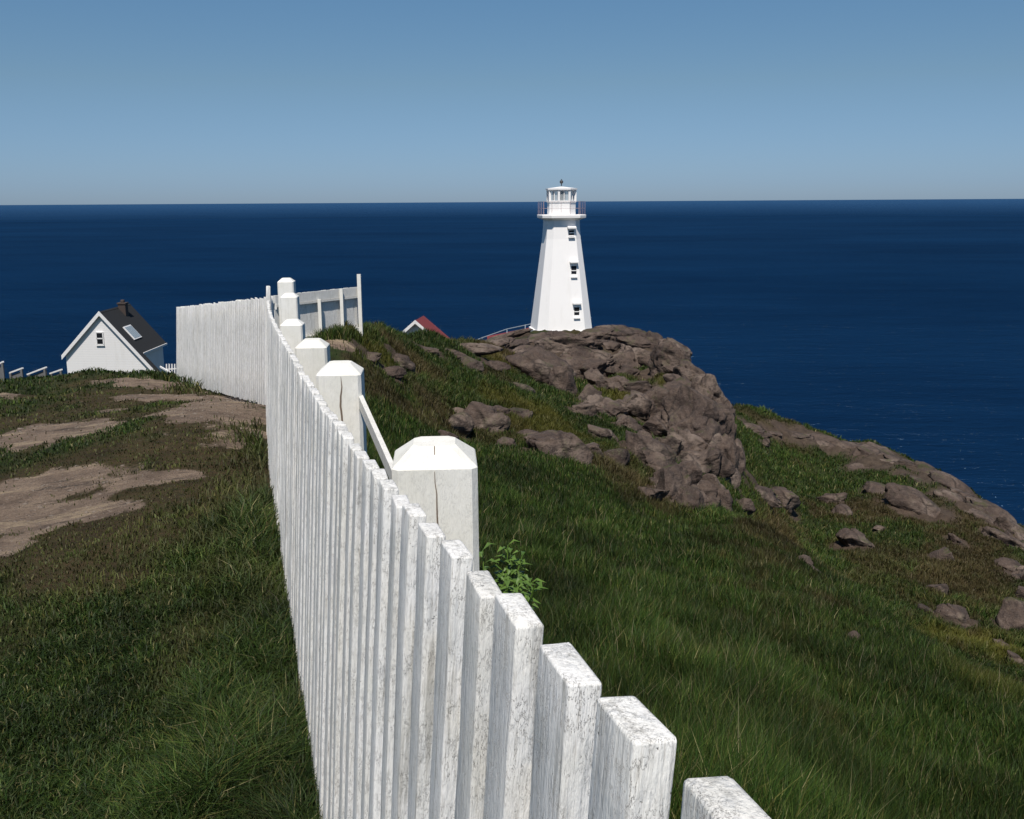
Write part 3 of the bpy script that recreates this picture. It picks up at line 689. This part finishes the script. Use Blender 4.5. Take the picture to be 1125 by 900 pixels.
bm = bmesh.new(); quadbox(bm, A0 + up * .0 + r3 * .03, A1 + r3 * .03, A0 - up * .24 + r3 * .03, A1 - up * .24 + r3 * .03, r3, .05); bm_out('top_board', bm, f3, M_RAIL)
bm = bmesh.new(); bar(bm, inv @ (A0 - up * .27 + r3 * .07), inv @ (A1 - up * .27 + r3 * .07), .06, .045); bm_out('rail', bm, f3, M_RAIL)
bm = bmesh.new(); bar(bm, inv @ (B0 + up * .05 + r3 * .07), inv @ (B1 + up * .05 + r3 * .07), .08, .09); bm_out('rail', bm, f3, M_RAIL)
for f_, ex in ((.06, -.2), (.49, -.22), (.765, 0), (1.0, .32)):
    t_ = A0.lerp(A1, f_) + r3 * .13; b_ = B0.lerp(B1, f_) + r3 * .13 - up * .15
    if f_ < 1: t_ = t_ - up * .02
    bm = bmesh.new(); w_ = .085 if f_ < 1 else .10; bar(bm, inv @ b_, inv @ (t_ + up * (ex + .03)), w_, w_, (0, 1, 0)); bm_out('post', bm, f3, M_POST)

# ------------------------------------------------------------------ lighthouse
LY = 73.0; base = at(616.2, 364, LY); pxm = LY / F * 1.016
def zof(py, Y=LY): return at(616, py, Y).z
def sqoct(hw, ch): return [(-hw, -hw + ch), (-hw + ch, -hw), (hw - ch, -hw), (hw, -hw + ch), (hw, hw - ch), (hw - ch, hw), (-hw + ch, hw), (-hw, hw - ch)]
lh = empty('lighthouse', (base.x, base.y, base.z - .9), 'white tapering concrete lighthouse with glazed lantern standing on the rocky knoll', 'lighthouse', rz=math.radians(9))
z0 = lh.location.z
def lz(py): return zof(py) - z0
def rings(bm, L):
    rs = [[bm.verts.new((x, y, z)) for x, y in pts] for pts, z in L]
    for A_, B_ in zip(rs, rs[1:]):
        n = len(A_)
        for i in range(n): bm.faces.new((A_[i], A_[(i + 1) % n], B_[(i + 1) % n], B_[i]))
    bm.faces.new(rs[0][::-1]); bm.faces.new(rs[-1])
def hwz(py): return float(np.interp(py, [236, 250, 262, 300, 363], [17.2, 17.6, 18.4, 22.9, 30.3])) * pxm
bm = bmesh.new()
rings(bm, [(sqoct(hwz(p), hwz(p) * .33), lz(p)) for p in (363, 350, 330, 300, 275, 262, 250, 238)])
tower = bm_out('tower', bm, lh, M_CONC)
bm = bmesh.new(); rings(bm, [(sqoct(31.6 * pxm, 10 * pxm), 0), (sqoct(31.6 * pxm, 10 * pxm), lz(361)), (sqoct(30.6 * pxm, 10 * pxm), lz(360.4))]); bm_out('plinth', bm, lh, M_CONC)
bm = bmesh.new(); rings(bm, [(sqoct(18.2 * pxm, 6 * pxm), lz(241.5)), (sqoct(23.2 * pxm, 8 * pxm), lz(239.2)), (sqoct(23.4 * pxm, 8 * pxm), lz(236.4)), (sqoct(22.9 * pxm, 8 * pxm), lz(235.9))]); gal = bm_out('gallery', bm, lh, M_CONC)
def circ(r, n=10, o=0): return [(r * math.sin(2 * math.pi * (i + .5) / n + o), -r * math.cos(2 * math.pi * (i + .5) / n + o)) for i in range(n)]
NL = 8; LRr = 15.2 * pxm
bm = bmesh.new(); rings(bm, [(circ(LRr, NL), lz(236.2)), (circ(LRr, NL), lz(222.6)), (circ(LRr * 1.05, NL), lz(222.4)), (circ(LRr * 1.05, NL), lz(221.6))]); bm_out('lantern_base', bm, lh, M_CONC)
bm = bmesh.new(); rings(bm, [(circ(LRr * 1.12, NL), lz(208.9)), (circ(LRr * 1.13, NL), lz(207.2)), (circ(LRr * .5, NL), lz(206.0)), (circ(LRr * .12, NL), lz(205.2))]); rf = bm_out('lantern_roof', bm, lh, M_CONC)
bm = bmesh.new(); bmesh.ops.create_uvsphere(bm, u_segments=12, v_segments=8, radius=.13); bmesh.ops.translate(bm, vec=(0, 0, lz(200.0)), verts=bm.verts)
bar(bm, (0, 0, lz(204.5)), (0, 0, lz(197)), .06, .06, (0, 1, 0)); bm_out('finial', bm, rf, M_DARK)
lan = empty_part = None
cs = circ(LRr * .97, NL)
frame = bmesh.new()
for i in range(NL):
    x, y = cs[i]; bar(frame, (x, y, lz(221.8)), (x, y, lz(208.8)), .15, .15, (0, 1, 0))
    x2, y2 = cs[(i + 1) % NL]
    for zz in (lz(221.2), lz(209.4)): bar(frame, (x, y, zz), (x2, y2, zz), .10, .10)
    bar(frame, ((x + x2) / 2, (y + y2) / 2, lz(221.5)), ((x + x2) / 2, (y + y2) / 2, lz(209)), .05, .05, (0, 1, 0))
lf = bm_out('lantern_frame', frame, lh, M_CONC)
mg, tg_, bg_ = mat('lantern_glass'); bg_.inputs['Roughness'].default_value = .03; bg_.inputs['Base Color'].default_value = (.75, .82, .85, 1); bg_.inputs['Transmission Weight'].default_value = .0; bg_.inputs['Alpha'].default_value = .35
bm = bmesh.new()
for i in range(NL):
    (x, y), (x2, y2) = circ(LRr * .93, NL)[i], circ(LRr * .93, NL)[(i + 1) % NL]
    bm.faces.new([bm.verts.new(q) for q in ((x, y, lz(221.5)), (x2, y2, lz(221.5)), (x2, y2, lz(209)), (x, y, lz(209)))])
bm_out('pane', bm, lf, mg)
bm = bmesh.new(); rings(bm, [(circ(.20, 10), lz(221.8)), (circ(.30, 10), lz(219)), (circ(.30, 10), lz(212)), (circ(.16, 10), lz(210))]); bm_out('lamp_optic', bm, lh, M_GLASS)
# gallery railing
rl = bmesh.new(); so = sqoct(22.2 * pxm, 7.6 * pxm); ss = []
for i in range(8):
    a, b = so[i], so[(i + 1) % 8]; n = 3 if i % 2 else 1
    for j in range(n): ss.append((a[0] + (b[0] - a[0]) * j / n, a[1] + (b[1] - a[1]) * j / n))
for i, (x, y) in enumerate(ss):
    x2, y2 = ss[(i + 1) % len(ss)]
    bar(rl, (x, y, lz(236)), (x, y, lz(221.5)), .02, .02, (0, 1, 0))
    for zz in (lz(221.5), lz(229)): bar(rl, (x, y, zz), (x2, y2, zz), .015, .015)
bm_out('gallery_railing', rl, lh, M_REDRAIL)
# windows on the front face, each under a projecting hood
Rl = lh.rotation_euler.to_matrix()
for (wx, hy, p1, p2) in ((626, 249.5, 252.2, 258.5), (628.5, 286.5, 290.5, 301.5), (631.5, 330.5, 334.5, 345.0)):
    zt, zb = lz(p1), lz(p2); zm = (zt + zb) / 2
    off = (wx - 616.2) * pxm / math.cos(math.radians(9)) - hwz((p1 + p2) / 2) * math.tan(math.radians(9)) * 0 - hwz((p1 + p2) / 2) * math.sin(math.radians(9))
    yf = -hwz((p1 + p2) / 2); wd = 5.4 * pxm
    bm = bmesh.new(); t_ = .06
    for dx in (-wd / 2, wd / 2): bar(bm, (off + dx, yf + .02, zb - .02), (off + dx, yf + .02, zt + .02), t_, .06, (0, 1, 0))
    for zz in (zb, zm, zt): bar(bm, (off - wd / 2, yf + .0, zz), (off + wd / 2, yf + .0, zz), .10, t_)
    wn = bm_out('window', bm, lh, M_CONC)
    bm = bmesh.new(); box(bm, (off, yf + .02, zm), (wd, .10, zt - zb)); bm_out('pane', bm, wn, M_GLASS)
    bm = bmesh.new(); box(bm, (off, yf - .06, zb - .10), (wd * 1.25, .25, .08)); bm_out('sill', bm, wn, M_CONC)
    zh = lz(hy)
    bm = bmesh.new(); hx = wd * .82; yb = -hwz(hy) + .1
    prism(bm, [(off - hx, yb, zh + .12), (off + hx, yb, zh + .12), (off + hx, yb - .42, zh + .02), (off - hx, yb - .42, zh + .02)], [(off - hx, yb, zh - .02), (off + hx, yb, zh - .02), (off + hx, yb - .42, zh - .08), (off - hx, yb - .42, zh - .08)])
    bm_out('hood', bm, wn, M_CONC)
# rail walkway left of the lighthouse
rw = empty('walkway_railing', at(555, 372, 75), 'thin pale metal railing climbing to the foot of the lighthouse', 'railing')
inv = parent_inv(rw); bm = bmesh.new()
for pts in ([(512, 378, 80), (530, 371, 79), (557, 361.5, 77), (583, 356, 74.5)], [(530, 379, 79), (557, 369.5, 77), (583, 363, 74.5)]):
    for a, b in zip(pts, pts[1:]): bar(bm, inv @ at(*a), inv @ at(*b), .05, .05)
bm_out('rail', bm, rw, M_GALV)
for px, py, q, Yq in ((530, 371, 384, 79), (557, 361.5, 376, 77), (577, 357, 372, 75)):
    bm = bmesh.new(); bar(bm, inv @ at(px, py, Yq), inv @ at(px, q, Yq), .05, .05, (0, 1, 0)); bm_out('post', bm, rw, M_GALV)

# ------------------------------------------------------------------ buildings
def gable_mesh(pts, depth, dirv, parent, name, m):      # wall prism from a front outline
    bm = bmesh.new(); inv = parent_inv(parent); prism(bm, [inv @ p for p in pts], [inv @ (p + dirv * depth) for p in pts]); return bm_out(name, bm, parent, m)
HY = 80.0
ap = at(108.5, 342.5, HY); le = at(67.5, 391, HY); re_ = at(172.5, 410.5, HY)
hs = empty('keepers_house', (ap.x, HY, ap.z - 6.8), 'white gabled house with black roof, chimney and skylight behind the lawn crest', 'house')
Yd = Vector((0, 1, 0)); inv = parent_inv(hs); zg = ap.z - 6.8; dep = 6.6
slr = (re_.z - ap.z) / (re_.x - ap.x); ex = at(152.5, 387, HY).x
sl = (le.z - ap.z) / (le.x - ap.x)
t = .22
wp = [Vector((le.x + .25, HY, zg)), Vector((re_.x - .1, HY, zg)), Vector((re_.x - .1, HY, re_.z - .05)), Vector((ap.x, HY, ap.z - t)), Vector((le.x + .25, HY, le.z + .0))]
gable_mesh([p + Yd * .25 for p in wp], .6, Yd, hs, 'gable_wall', M_CLAP)
wb = [Vector((le.x + .25, HY, zg)), Vector((ex - .25, HY, zg)), Vector((ex - .25, HY, ap.z + slr * (ex - ap.x) - t)), Vector((ap.x, HY, ap.z - t)), Vector((le.x + .25, HY, le.z))]
gable_mesh([p + Yd * .9 for p in wb], dep - 1.2, Yd, hs, 'wall', M_CLAP)
# roof planes
def slab(name, a, b, y0, y1, th, m, parent, inv):
    n = Vector((-(b.z - a.z), 0, b.x - a.x)).normalized();  n = n if n.z > 0 else -n
    bm = bmesh.new(); L = [Vector((a.x, y0, a.z)), Vector((b.x, y0, b.z)), Vector((b.x, y1, b.z)), Vector((a.x, y1, a.z))]
    prism(bm, [inv @ (p - n * th) for p in L], [inv @ p for p in L]); return bm_out(name, bm, parent, m)
eR = Vector((ex, HY, ap.z + slr * (ex - ap.x))); 
rfm = slab('roof', ap, eR, HY, HY + dep, .16, M_SHING, hs, inv)
slab('roof_slope', ap, le, HY + .004, HY + dep, .16, M_SHING, rfm, inv)
slab('wing_roof', eR, re_, HY, HY + .9, .16, M_SHING, rfm, inv)
for nm, a, b in (('rake_board', ap, le), ('rake_board', ap, re_)):
    d = (b - a).normalized(); bm = bmesh.new(); o1 = Vector((0, -.03, 0)); nrm = Vector((0, 0, -1))
    L = [a + o1 + Vector((0, 0, .04)), b + o1 + Vector((0, 0, .04)), b + o1 + Vector((0, 0, -.32)), a + o1 + Vector((0, 0, -.32))]
    prism(bm, [inv @ p for p in L], [inv @ (p + Yd * .06) for p in L]); bm_out(nm, bm, hs, M_CLAP)
bm = bmesh.new(); bar(bm, inv @ Vector((ex + .02, HY + .9, eR.z - .08)), inv @ Vector((ex + .02, HY + dep, eR.z - .08)), .10, .16); bm_out('eave_board', bm, hs, M_CLAP)
bm = bmesh.new(); cpos = Vector((ap.x + .38, HY + 4.1, ap.z - .62)); box(bm, inv @ cpos, (.62, .62, 1.7), bev=.02); box(bm, inv @ (cpos + Vector((0, 0, .88))), (.74, .74, .14), bev=.02)
box(bm, inv @ (cpos + Vector((0, 0, 1.05))), (.3, .3, .25), bev=.05); bm_out('chimney', bm, hs, M_BRICK)
d = (eR - ap).normalized(); nrm = Vector((-d.z, 0, d.x)); sc = ap + (eR - ap) * .58; 
bm = bmesh.new()
def rq(u0, u1, y0, y1, lo, hi):
    L = [ap + d * u0 + Yd * y0, ap + d * u1 + Yd * y0, ap + d * u1 + Yd * y1, ap + d * u0 + Yd * y1]
    prism(bm, [inv @ (p + nrm * lo) for p in L], [inv @ (p + nrm * hi) for p in L])
Ls = (eR - ap).length
rq(Ls * .42, Ls * .72, 1.4, 3.0, .01, .09)
fr = bm_out('skylight', bm, hs, M_CLAP); bm = bmesh.new()
for k in range(4): rq(Ls * .42 + .1, Ls * .72 - .1, 1.4 + .12 + k * .36, 1.4 + .42 + k * .36, .085, .11)
bm_out('pane', bm, fr, M_SKYL)
wc = at(109.8, 372, HY + .2); bm = bmesh.new()
for dz in (.245, -.245): box(bm, inv @ (wc + Vector((0, .02, dz))), (.46, .08, .36))
gw = bm_out('window', bm, hs, M_GLASS); bm = bmesh.new()
for dx in (-.27, .27): bar(bm, inv @ (wc + Vector((dx, 0, -.5))), inv @ (wc + Vector((dx, 0, .5))), .08, .10, (0, 1, 0))
for dz in (-.49, 0, .49): bar(bm, inv @ (wc + Vector((-.27, 0, dz))), inv @ (wc + Vector((.27, 0, dz))), .10, .08)
bar(bm, inv @ (wc + Vector((-.33, -.02, -.56))), inv @ (wc + Vector((.33, -.02, -.56))), .10, .05)
bm_out('frame', bm, gw, M_CLAP)

RY = 85.0
ap = at(456, 352, RY); le = at(438, 368, RY); re_ = at(487, 378.5, RY)
rh = empty('gabled_house', (ap.x, RY, ap.z - 4.6), 'small white gabled building with red roof behind the grassy crest', 'house'); inv = parent_inv(rh)
bk = at(472.5, 353.0, 91.0); slp = -math.tan(math.radians(41)); dep = 3.6
le.z = ap.z + abs(slp) * (le.x - ap.x); 
rr_x = re_.x; re_.z = ap.z + (re_.z - ap.z)
rd = Vector((.12, 1, 0)).normalized()
def slab2(name, a, b, off, L_, th, m, parent):
    n = Vector((-(b.z - a.z), 0, b.x - a.x)).normalized(); n = n if n.z > 0 else -n; bm = bmesh.new()
    L = [a + rd * off, b + rd * off, b + rd * (off + L_), a + rd * (off + L_)]; prism(bm, [inv @ (p - n * th) for p in L], [inv @ p for p in L]); return bm_out(name, bm, parent, m)
r1 = slab2('roof', ap, re_, 0, dep, .12, M_RED, rh); slab2('roof_slope', ap, le, .004, dep, .12, M_RED, r1)
g = ap.z - 4.6; pts = [Vector((le.x + .25, RY, g)), Vector((re_.x - .3, RY, g)), Vector((re_.x - .3, RY, re_.z + .12)), Vector((ap.x, RY, ap.z - .3)), Vector((le.x + .25, RY, le.z + .05))]
gable_mesh([p + rd * .45 for p in pts], dep - .8, rd, rh, 'wall', M_CLAP)
for a, b in ((ap, le), (ap, re_)):
    bm = bmesh.new(); L = [a + Vector((0, -.04, .03)), b + Vector((0, -.04, .03)), b + Vector((0, -.04, -.28)), a + Vector((0, -.04, -.28))]; prism(bm, [inv @ p for p in L], [inv @ (p + Yd * .06) for p in L]); bm_out('rake_board', bm, rh, M_CLAP)

sh = empty('shed', at(560, 380, 80), 'low shed roof in red beside the railing left of the lighthouse', 'shed'); inv = parent_inv(sh)
bm = bmesh.new(); a, b, c, d_ = at(535, 369.5, 80), at(584, 359.5, 80.5), at(586, 366, 78), at(536, 377, 78)
prism(bm, [inv @ p for p in (a, b, c, d_)], [inv @ (p - Vector((0, 0, .15))) for p in (a, b, c, d_)]); bm_out('roof', bm, sh, M_RED)
bm = bmesh.new(); L = [(p + (Vector(((a + b + c + d_) / 4)) - p) * .12) for p in (a, b, c, d_)]; prism(bm, [inv @ (p - Vector((0, 0, .16))) for p in L], [inv @ (p - Vector((0, 0, 2.6))) for p in L]); bm_out('wall', bm, sh, M_CLAP)

# rails below the lawn crest at far left
for (segs, lab, Yr, ph) in (([(-8, 404, 3.5, 397.5), (10, 410, 25, 404.5)], 'grey timber railing at the extreme left below the lawn crest', 60, 14),
                    ([(30, 411.5, 51, 403.5), (55, 410.5, 68, 406)], 'grey timber railing just left of the white house', 62, 14)):
    ro = empty('stair_railing', at(segs[0][0], 420, Yr), lab, 'railing', 'timber railings below the lawn crest'); inv = parent_inv(ro)
    for (x0, y0, x1, y1) in segs:
        bm = bmesh.new(); bar(bm, inv @ at(x0, y0, Yr), inv @ at(x1, y1, Yr - .5), .10, .09); bm_out('handrail', bm, ro, M_CLAP)
        for f_ in (.1, .9):
            p = at(x0 + (x1 - x0) * f_, y0 + (y1 - y0) * f_ + .8, Yr - .5 * f_); bm = bmesh.new(); bar(bm, inv @ p, inv @ (p - Vector((0, 0, 1.6))), .12, .12, (0, 1, 0)); bm_out('post', bm, ro, M_WOODG)
        bm = bmesh.new(); a, b = at(x0, y0 + 3, Yr + .1), at(x1, y1 + 3, Yr - .4); prism(bm, [inv @ p for p in (a, b, b - Vector((0, 0, 1.3)), a - Vector((0, 0, 1.3)))], [inv @ (p + Yd * .05) for p in (a, b, b - Vector((0, 0, 1.3)), a - Vector((0, 0, 1.3)))]); bm_out('panel', bm, ro, M_WOODG)
yf = empty('yard_fence', at(185, 414, 74), 'scrap of low white fence between the white house and the picket fence end', 'fence'); inv = parent_inv(yf)
bm = bmesh.new(); bar(bm, inv @ at(176, 403, 74), inv @ at(188, 410, 73), .08, .12); bar(bm, inv @ at(180, 411, 74), inv @ at(196, 411, 74), .06, .1); bar(bm, inv @ at(180, 406, 74), inv @ at(196, 405, 74), .06, .08); bm_out('rail', bm, yf, M_CLAP)
for px in (183, 186, 189, 192):
    bm = bmesh.new(); bar(bm, inv @ at(px, 400, 74), inv @ at(px, 416, 74), .09, .05, (0, 1, 0)); bm_out('slat', bm, yf, M_CLAP)
for px, py, r, lab in ((143.5, 409.5, 1.7, 'short dark stub at the foot of the house wall, left of the taller one'), (155, 406.5, 1.7, 'dark stub post near the lower roof corner of the white house')):
    b0 = cast(px, 416); Yq = 23.2
    bm = bmesh.new(); q = at(px, py, Yq); o_ = Vector((q.x, q.y, q.z - .3)); r_ = r * Yq / F
    n0 = 10; L = [( .03, -.02), (.03, .24), (r_ * 1.3, .25), (r_ * 1.3, .30)]
    rs = [[bm.verts.new((rad * math.cos(a_ * math.tau / n0), rad * math.sin(a_ * math.tau / n0), z)) for a_ in range(n0)] for rad, z in L]
    for A_, B_ in zip(rs, rs[1:]):
        for i in range(n0): bm.faces.new((A_[i], A_[(i + 1) % n0], B_[(i + 1) % n0], B_[i]))
    bm.faces.new(rs[0][::-1]); bm.faces.new(rs[-1])
    o = bm_out('marker_post', bm, None, M_DARK); o.location = o_; tag(o, lab, 'post', 'dark stub posts on the crest')

# ------------------------------------------------------------------ grass
def blades(name, P, H, Wd, lean, wind, tint, seed):
    g = np.random.default_rng(seed); n = len(P)
    az_ = g.uniform(0, 2 * np.pi, n); L = lean * g.uniform(.3, 1.3, n)
    dx = np.cos(az_) * L + wind[0]; dy = np.sin(az_) * L + wind[1]
    fa = g.uniform(0, np.pi, n); sx, sy = np.cos(fa) * Wd / 2, np.sin(fa) * Wd / 2
    z0_ = -.02
    V = np.empty((n, 5, 3), np.float32)
    V[:, 0] = P + np.stack([-sx, -sy, sx * 0 + z0_], -1); V[:, 1] = P + np.stack([sx, sy, sx * 0 + z0_], -1)
    m_ = P + np.stack([dx * H * .35, dy * H * .35, H * .6], -1)
    V[:, 2] = m_ + np.stack([sx, sy, sx * 0], -1) * .8; V[:, 3] = m_ - np.stack([sx, sy, sx * 0], -1) * .8
    V[:, 4] = P + np.stack([dx * H, dy * H, H * (1 - .22 * np.hypot(dx, dy))], -1)
    i = np.arange(n) * 5
    q = np.stack([i, i + 1, i + 2, i + 3], -1); t3 = np.stack([i + 3, i + 2, i + 4], -1)
    me = np_mesh(name, V.reshape(-1, 3), [q, t3], False)
    a_ = me.color_attributes.new('tint', 'FLOAT_COLOR', 'POINT')
    col = np.ones((n, 5, 4), np.float32); col[:, :, :3] = tint[:, None, :]
    a_.data.foreach_set('color', col.ravel())
    o = link(name, me, None, M_GRASS); tag(o, kind='stuff'); return o
def scatter(n, azr, rrng, g):
    a = np.radians(g.uniform(*azr, n)); lr = g.uniform(math.log(rrng[0]), math.log(rrng[1]), n); r = np.exp(lr)
    return r * np.sin(a), r * np.cos(a), r
def palette(g, n, cols, w):
    k = g.choice(len(cols), n, p=np.array(w) / sum(w)); c = np.array(cols)[k] * g.uniform(.4, 1.55, (n, 1)); return c
GREENS = [(.020, .045, .007), (.032, .058, .009), (.056, .082, .015), (.095, .092, .026), (.20, .18, .085)]
g = np.random.default_rng(21)
fx = lambda x, y: x - (-.2717 * y)           # > .24 lies beyond the fence
# trodden lawn on the near side
x, y, r = scatter(720000, (-34, 6), (1.6, 24), g)
keep = g.random(len(x)) < np.clip(3.2 / r, .0, 1) ** .6
e = ell_mask(x, y, E_BARE, .45, .42, 4); d_ = ell_mask(x, y, E_DRY, .5, .4, 8)
fl = fx(x, y)
corner = (np.hypot(x, y) > 14) & (fl > -.3)
keep &= (fl < .17) & (g.random(len(x)) > (e * .985)) & (g.random(len(x)) > d_ * .72) & ~((y > 14) & (x > -3.4 - (y - 14) * .52))
x, y, r, d_, fl = x[keep], y[keep], r[keep], d_[keep], fl[keep]
nn = fbm(np.stack([x, y, x * 0], -1) * .9, 3, 77)
tallk = sstep(-.50, .10, fl + .15 * nn) * (1 - .4 * sstep(10, 14, r)) 
H = (.026 + .030 * g.random(len(x)) ** 1.5 + .02 * sstep(.0, .8, nn)) * (1 - .45 * d_) * (1 + .3 * sstep(5, 2.2, r)) + tallk * g.uniform(.02, .15, len(x))
H *= 1 + .6 * sstep(10, 22, r)
H += .16 * g.random(len(x)) * sstep(1.6, .2, np.abs(x + 6.0 + (y - 19.3) * .5)) * sstep(16.2, 18.2, y) * sstep(22, 20.5, y)
Wd = np.maximum(.0042, 1.1 * r / 1100) * g.uniform(.6, 1.5, len(x))
tint = palette(g, len(x), GREENS, [5, 5, 2.2, 1.0, .35]); tint = tint * (1 - d_[:, None] * .5) + np.array([.10, .085, .03]) * d_[:, None] * .5
tint *= (1 + .25 * nn[:, None]) * (1 + .38 * fbm(np.stack([x, y, x * 0], -1) * 3.5, 3, 177))[:, None]; H *= 1 + .35 * fbm(np.stack([x, y, x * 0], -1) * 4.5, 2, 178)
tint *= .86
blades('lawn_grass', np.stack([x, y, height(x, y)], -1), H, Wd, .95, (.05, .0), tint, 5)

# tall grass beyond the fence
x, y, r = scatter(1100000, (-16, 34), (2.2, 34), g)
fl = fx(x, y); nn = fbm(np.stack([x, y, x * 0], -1) * .6, 3, 78); rm = rockmask(x, y, .9)
keep = (fl > .52 + .0016 * np.maximum(0, y - 5) ** 2) & (g.random(len(x)) > rm * .95) & (g.random(len(x)) < .45 + .55 * sstep(3, 9, r)) & ~((y > 13.5) & (x < -3.2 - (y - 14) * .42)) & ~((y > 23.8) & (y < 29) & (x < -4.0) & (g.random(len(x)) < .93))
x, y, r, nn = x[keep], y[keep], r[keep], nn[keep]
H = (.09 + .17 * g.random(len(x)) ** 1.5 + .06 * nn) * (1 - .35 * sstep(16, 30, r)); Wd = np.maximum(.0036, .85 * r / 1100) * g.uniform(.7, 1.3, len(x))
stalk = g.random(len(x)) < .007; H = np.where(stalk, H * 1.25 + .06, H)
tint = palette(g, len(x), GREENS, [6, 5, 2.6, 1.1, .3]); mo = ell_mask(x, y, E_MOSS, .6, .4, 12)[:, None]; dr = ell_mask(x, y, E_DRY, .5, .4, 8)[:, None]
tint = tint * (1 - .6 * mo) + np.array([.09, .085, .015]) * .6 * mo; tint = tint * (1 - .6 * dr) + np.array([.07, .045, .022]) * .6 * dr
tint[stalk] = np.array([.22, .19, .11]) * g.uniform(.5, 1.1, (stalk.sum(), 1)); tint *= (1 + .3 * nn[:, None]) * (1 + .35 * fbm(np.stack([x, y, x * 0], -1) * 1.8, 3, 179))[:, None]; H *= 1 + .4 * fbm(np.stack([x, y, x * 0], -1) * 2.2, 2, 180)
Wd[stalk] *= .55
blades('tall_grass', np.stack([x, y, height(x, y)], -1), np.maximum(H, .05), Wd, .40, (.03, .01), tint * .90, 6)
print('tall', len(x))
# rough tufts over the knoll and the far slope
x, y, r = scatter(900000, (-22, 34), (26, 92), g)
nn = fbm(np.stack([x, y, x * 0], -1) * .35, 3, 79); rm = rockmask(x, y, .95)
keep = (g.random(len(x)) > rm * 1.1) & ~((x < -5.5) & (y < 40)) & ~((y > 68) & (x < 14)) & ~((y > 56) & (x > -1.5) & (x < 12))
x, y, r, nn, rm = x[keep], y[keep], r[keep], nn[keep], rm[keep]
H = g.uniform(.10, .30, len(x)) * (1 + .4 * nn) * (1 - .5 * rm); Wd = .75 * r / 1100 * g.uniform(.7, 1.3, len(x))
tint = palette(g, len(x), GREENS, [4, 5, 3, 1.6, .3]); mo = ell_mask(x, y, E_MOSS, .6, .4, 12)[:, None]
dr = np.maximum(ell_mask(x, y, E_DRY, .5, .4, 8), sstep(.15, .7, fbm(np.stack([x, y, x * 0], -1) * .25, 3, 31)) * .7)[:, None]
tint = tint * (1 - .75 * mo) + np.array([.10, .09, .015]) * .75 * mo; tint = tint * (1 - .7 * dr) + np.array([.075, .048, .024]) * .7 * dr; tint *= (1 + .35 * nn[:, None])
blades('heath_tufts', np.stack([x, y, height(x, y)], -1), H, Wd, .6, (.08, .0), np.maximum(tint, .003), 8)
print('heath', len(x))

# leafy plant beside the nearest post
pq = cast(548, 698)
pl = empty('leafy_plant', pq, 'bright green broad-leaved plant growing right behind the nearest white post', 'plant')
mL, tL, bL = mat('broad_leaf'); vL = coord(tL); tL.links.new(ramp(tL, noise(tL, vL, 12, 3), [(.3, (.045, .095, .012)), (.7, (.095, .16, .025))]), bL.inputs['Base Color']); bL.inputs['Roughness'].default_value = .45
st = bmesh.new(); lv = bmesh.new(); R3 = random.Random(5)
for k in range(34):
    bx, by = R3.uniform(-.17, .13), R3.uniform(-.3, .35); hgt = R3.uniform(.24, .38) * (pq.y / 4.6) if k < 16 else R3.uniform(.14, .30)
    lx, ly = R3.uniform(-.12, .16), R3.uniform(-.15, .15); prev = Vector((bx, by, 0)); topp = Vector((bx + lx, by + ly, hgt))
    bar(st, prev, topp, .008, .008, (0, 1, 0))
    nl = R3.randrange(9, 14)
    for j in range(nl):
        f_ = .3 + .7 * (j + 1) / nl; p = prev.lerp(topp, f_); a_ = j * 2.4 + k; Ln = R3.uniform(.10, .17) * (1.1 - .3 * f_); wl = Ln * .17
        d = Vector((math.cos(a_), math.sin(a_), .55)).normalized(); sdv = d.cross(Vector((0, 0, 1))).normalized()
        m1 = p + d * Ln * .45 + Vector((0, 0, .01)); tip = p + d * Ln - Vector((0, 0, Ln * .35)); dn = Vector((0, 0, -.008))
        vs = [lv.verts.new(q) for q in (p, m1 + sdv * wl, m1 + dn, m1 - sdv * wl, tip)]
        lv.faces.new((vs[0], vs[1], vs[2])); lv.faces.new((vs[0], vs[2], vs[3])); lv.faces.new((vs[1], vs[4], vs[2])); lv.faces.new((vs[2], vs[4], vs[3]))
bm_out('stem', st, pl, mL); bm_out('foliage', lv, pl, mL)

# loose stones and grit on the trodden rock
g = np.random.default_rng(91); x, y, r = scatter(60000, (-36, -2), (3, 24), g)
e = ell_mask(x, y, E_BARE, .45, .42, 4); keep = (e > .35) & (g.random(len(x)) < .22) & (fx(x, y) < .1); x, y, r = x[keep], y[keep], r[keep]
Vb, Fb = ICO[3][0], None
bmq = bmesh.new(); bmesh.ops.create_icosphere(bmq, subdivisions=1, radius=1); Vb = np.array([v.co[:] for v in bmq.verts]); Fb = np.array([[v.index for v in f.verts] for f in bmq.faces]); bmq.free()
n = len(x); sc_ = np.maximum(.006, .0011 * r) * g.uniform(.5, 1.0, n) * (1 + 1.3 * (g.random(n) < .04)); Vv = Vb[None] * (1 + .35 * g.uniform(-1, 1, (n, len(Vb), 1))) * (sc_[:, None, None] * np.stack([g.uniform(.8, 1.5, n), g.uniform(.8, 1.5, n), g.uniform(.35, .7, n)], -1)[:, None])
Vv = Vv + np.stack([x, y, height(x, y)], -1)[:, None]
Fv = Fb[None] + (np.arange(n) * len(Vb))[:, None, None]
M_GRIT = simple('pale_grit', (.15, .12, .095), .9, 6, .6)
o = link('gravel', np_mesh('gravel', Vv.reshape(-1, 3), Fv.reshape(-1, 3)), None, M_GRIT); tag(o, kind='stuff')
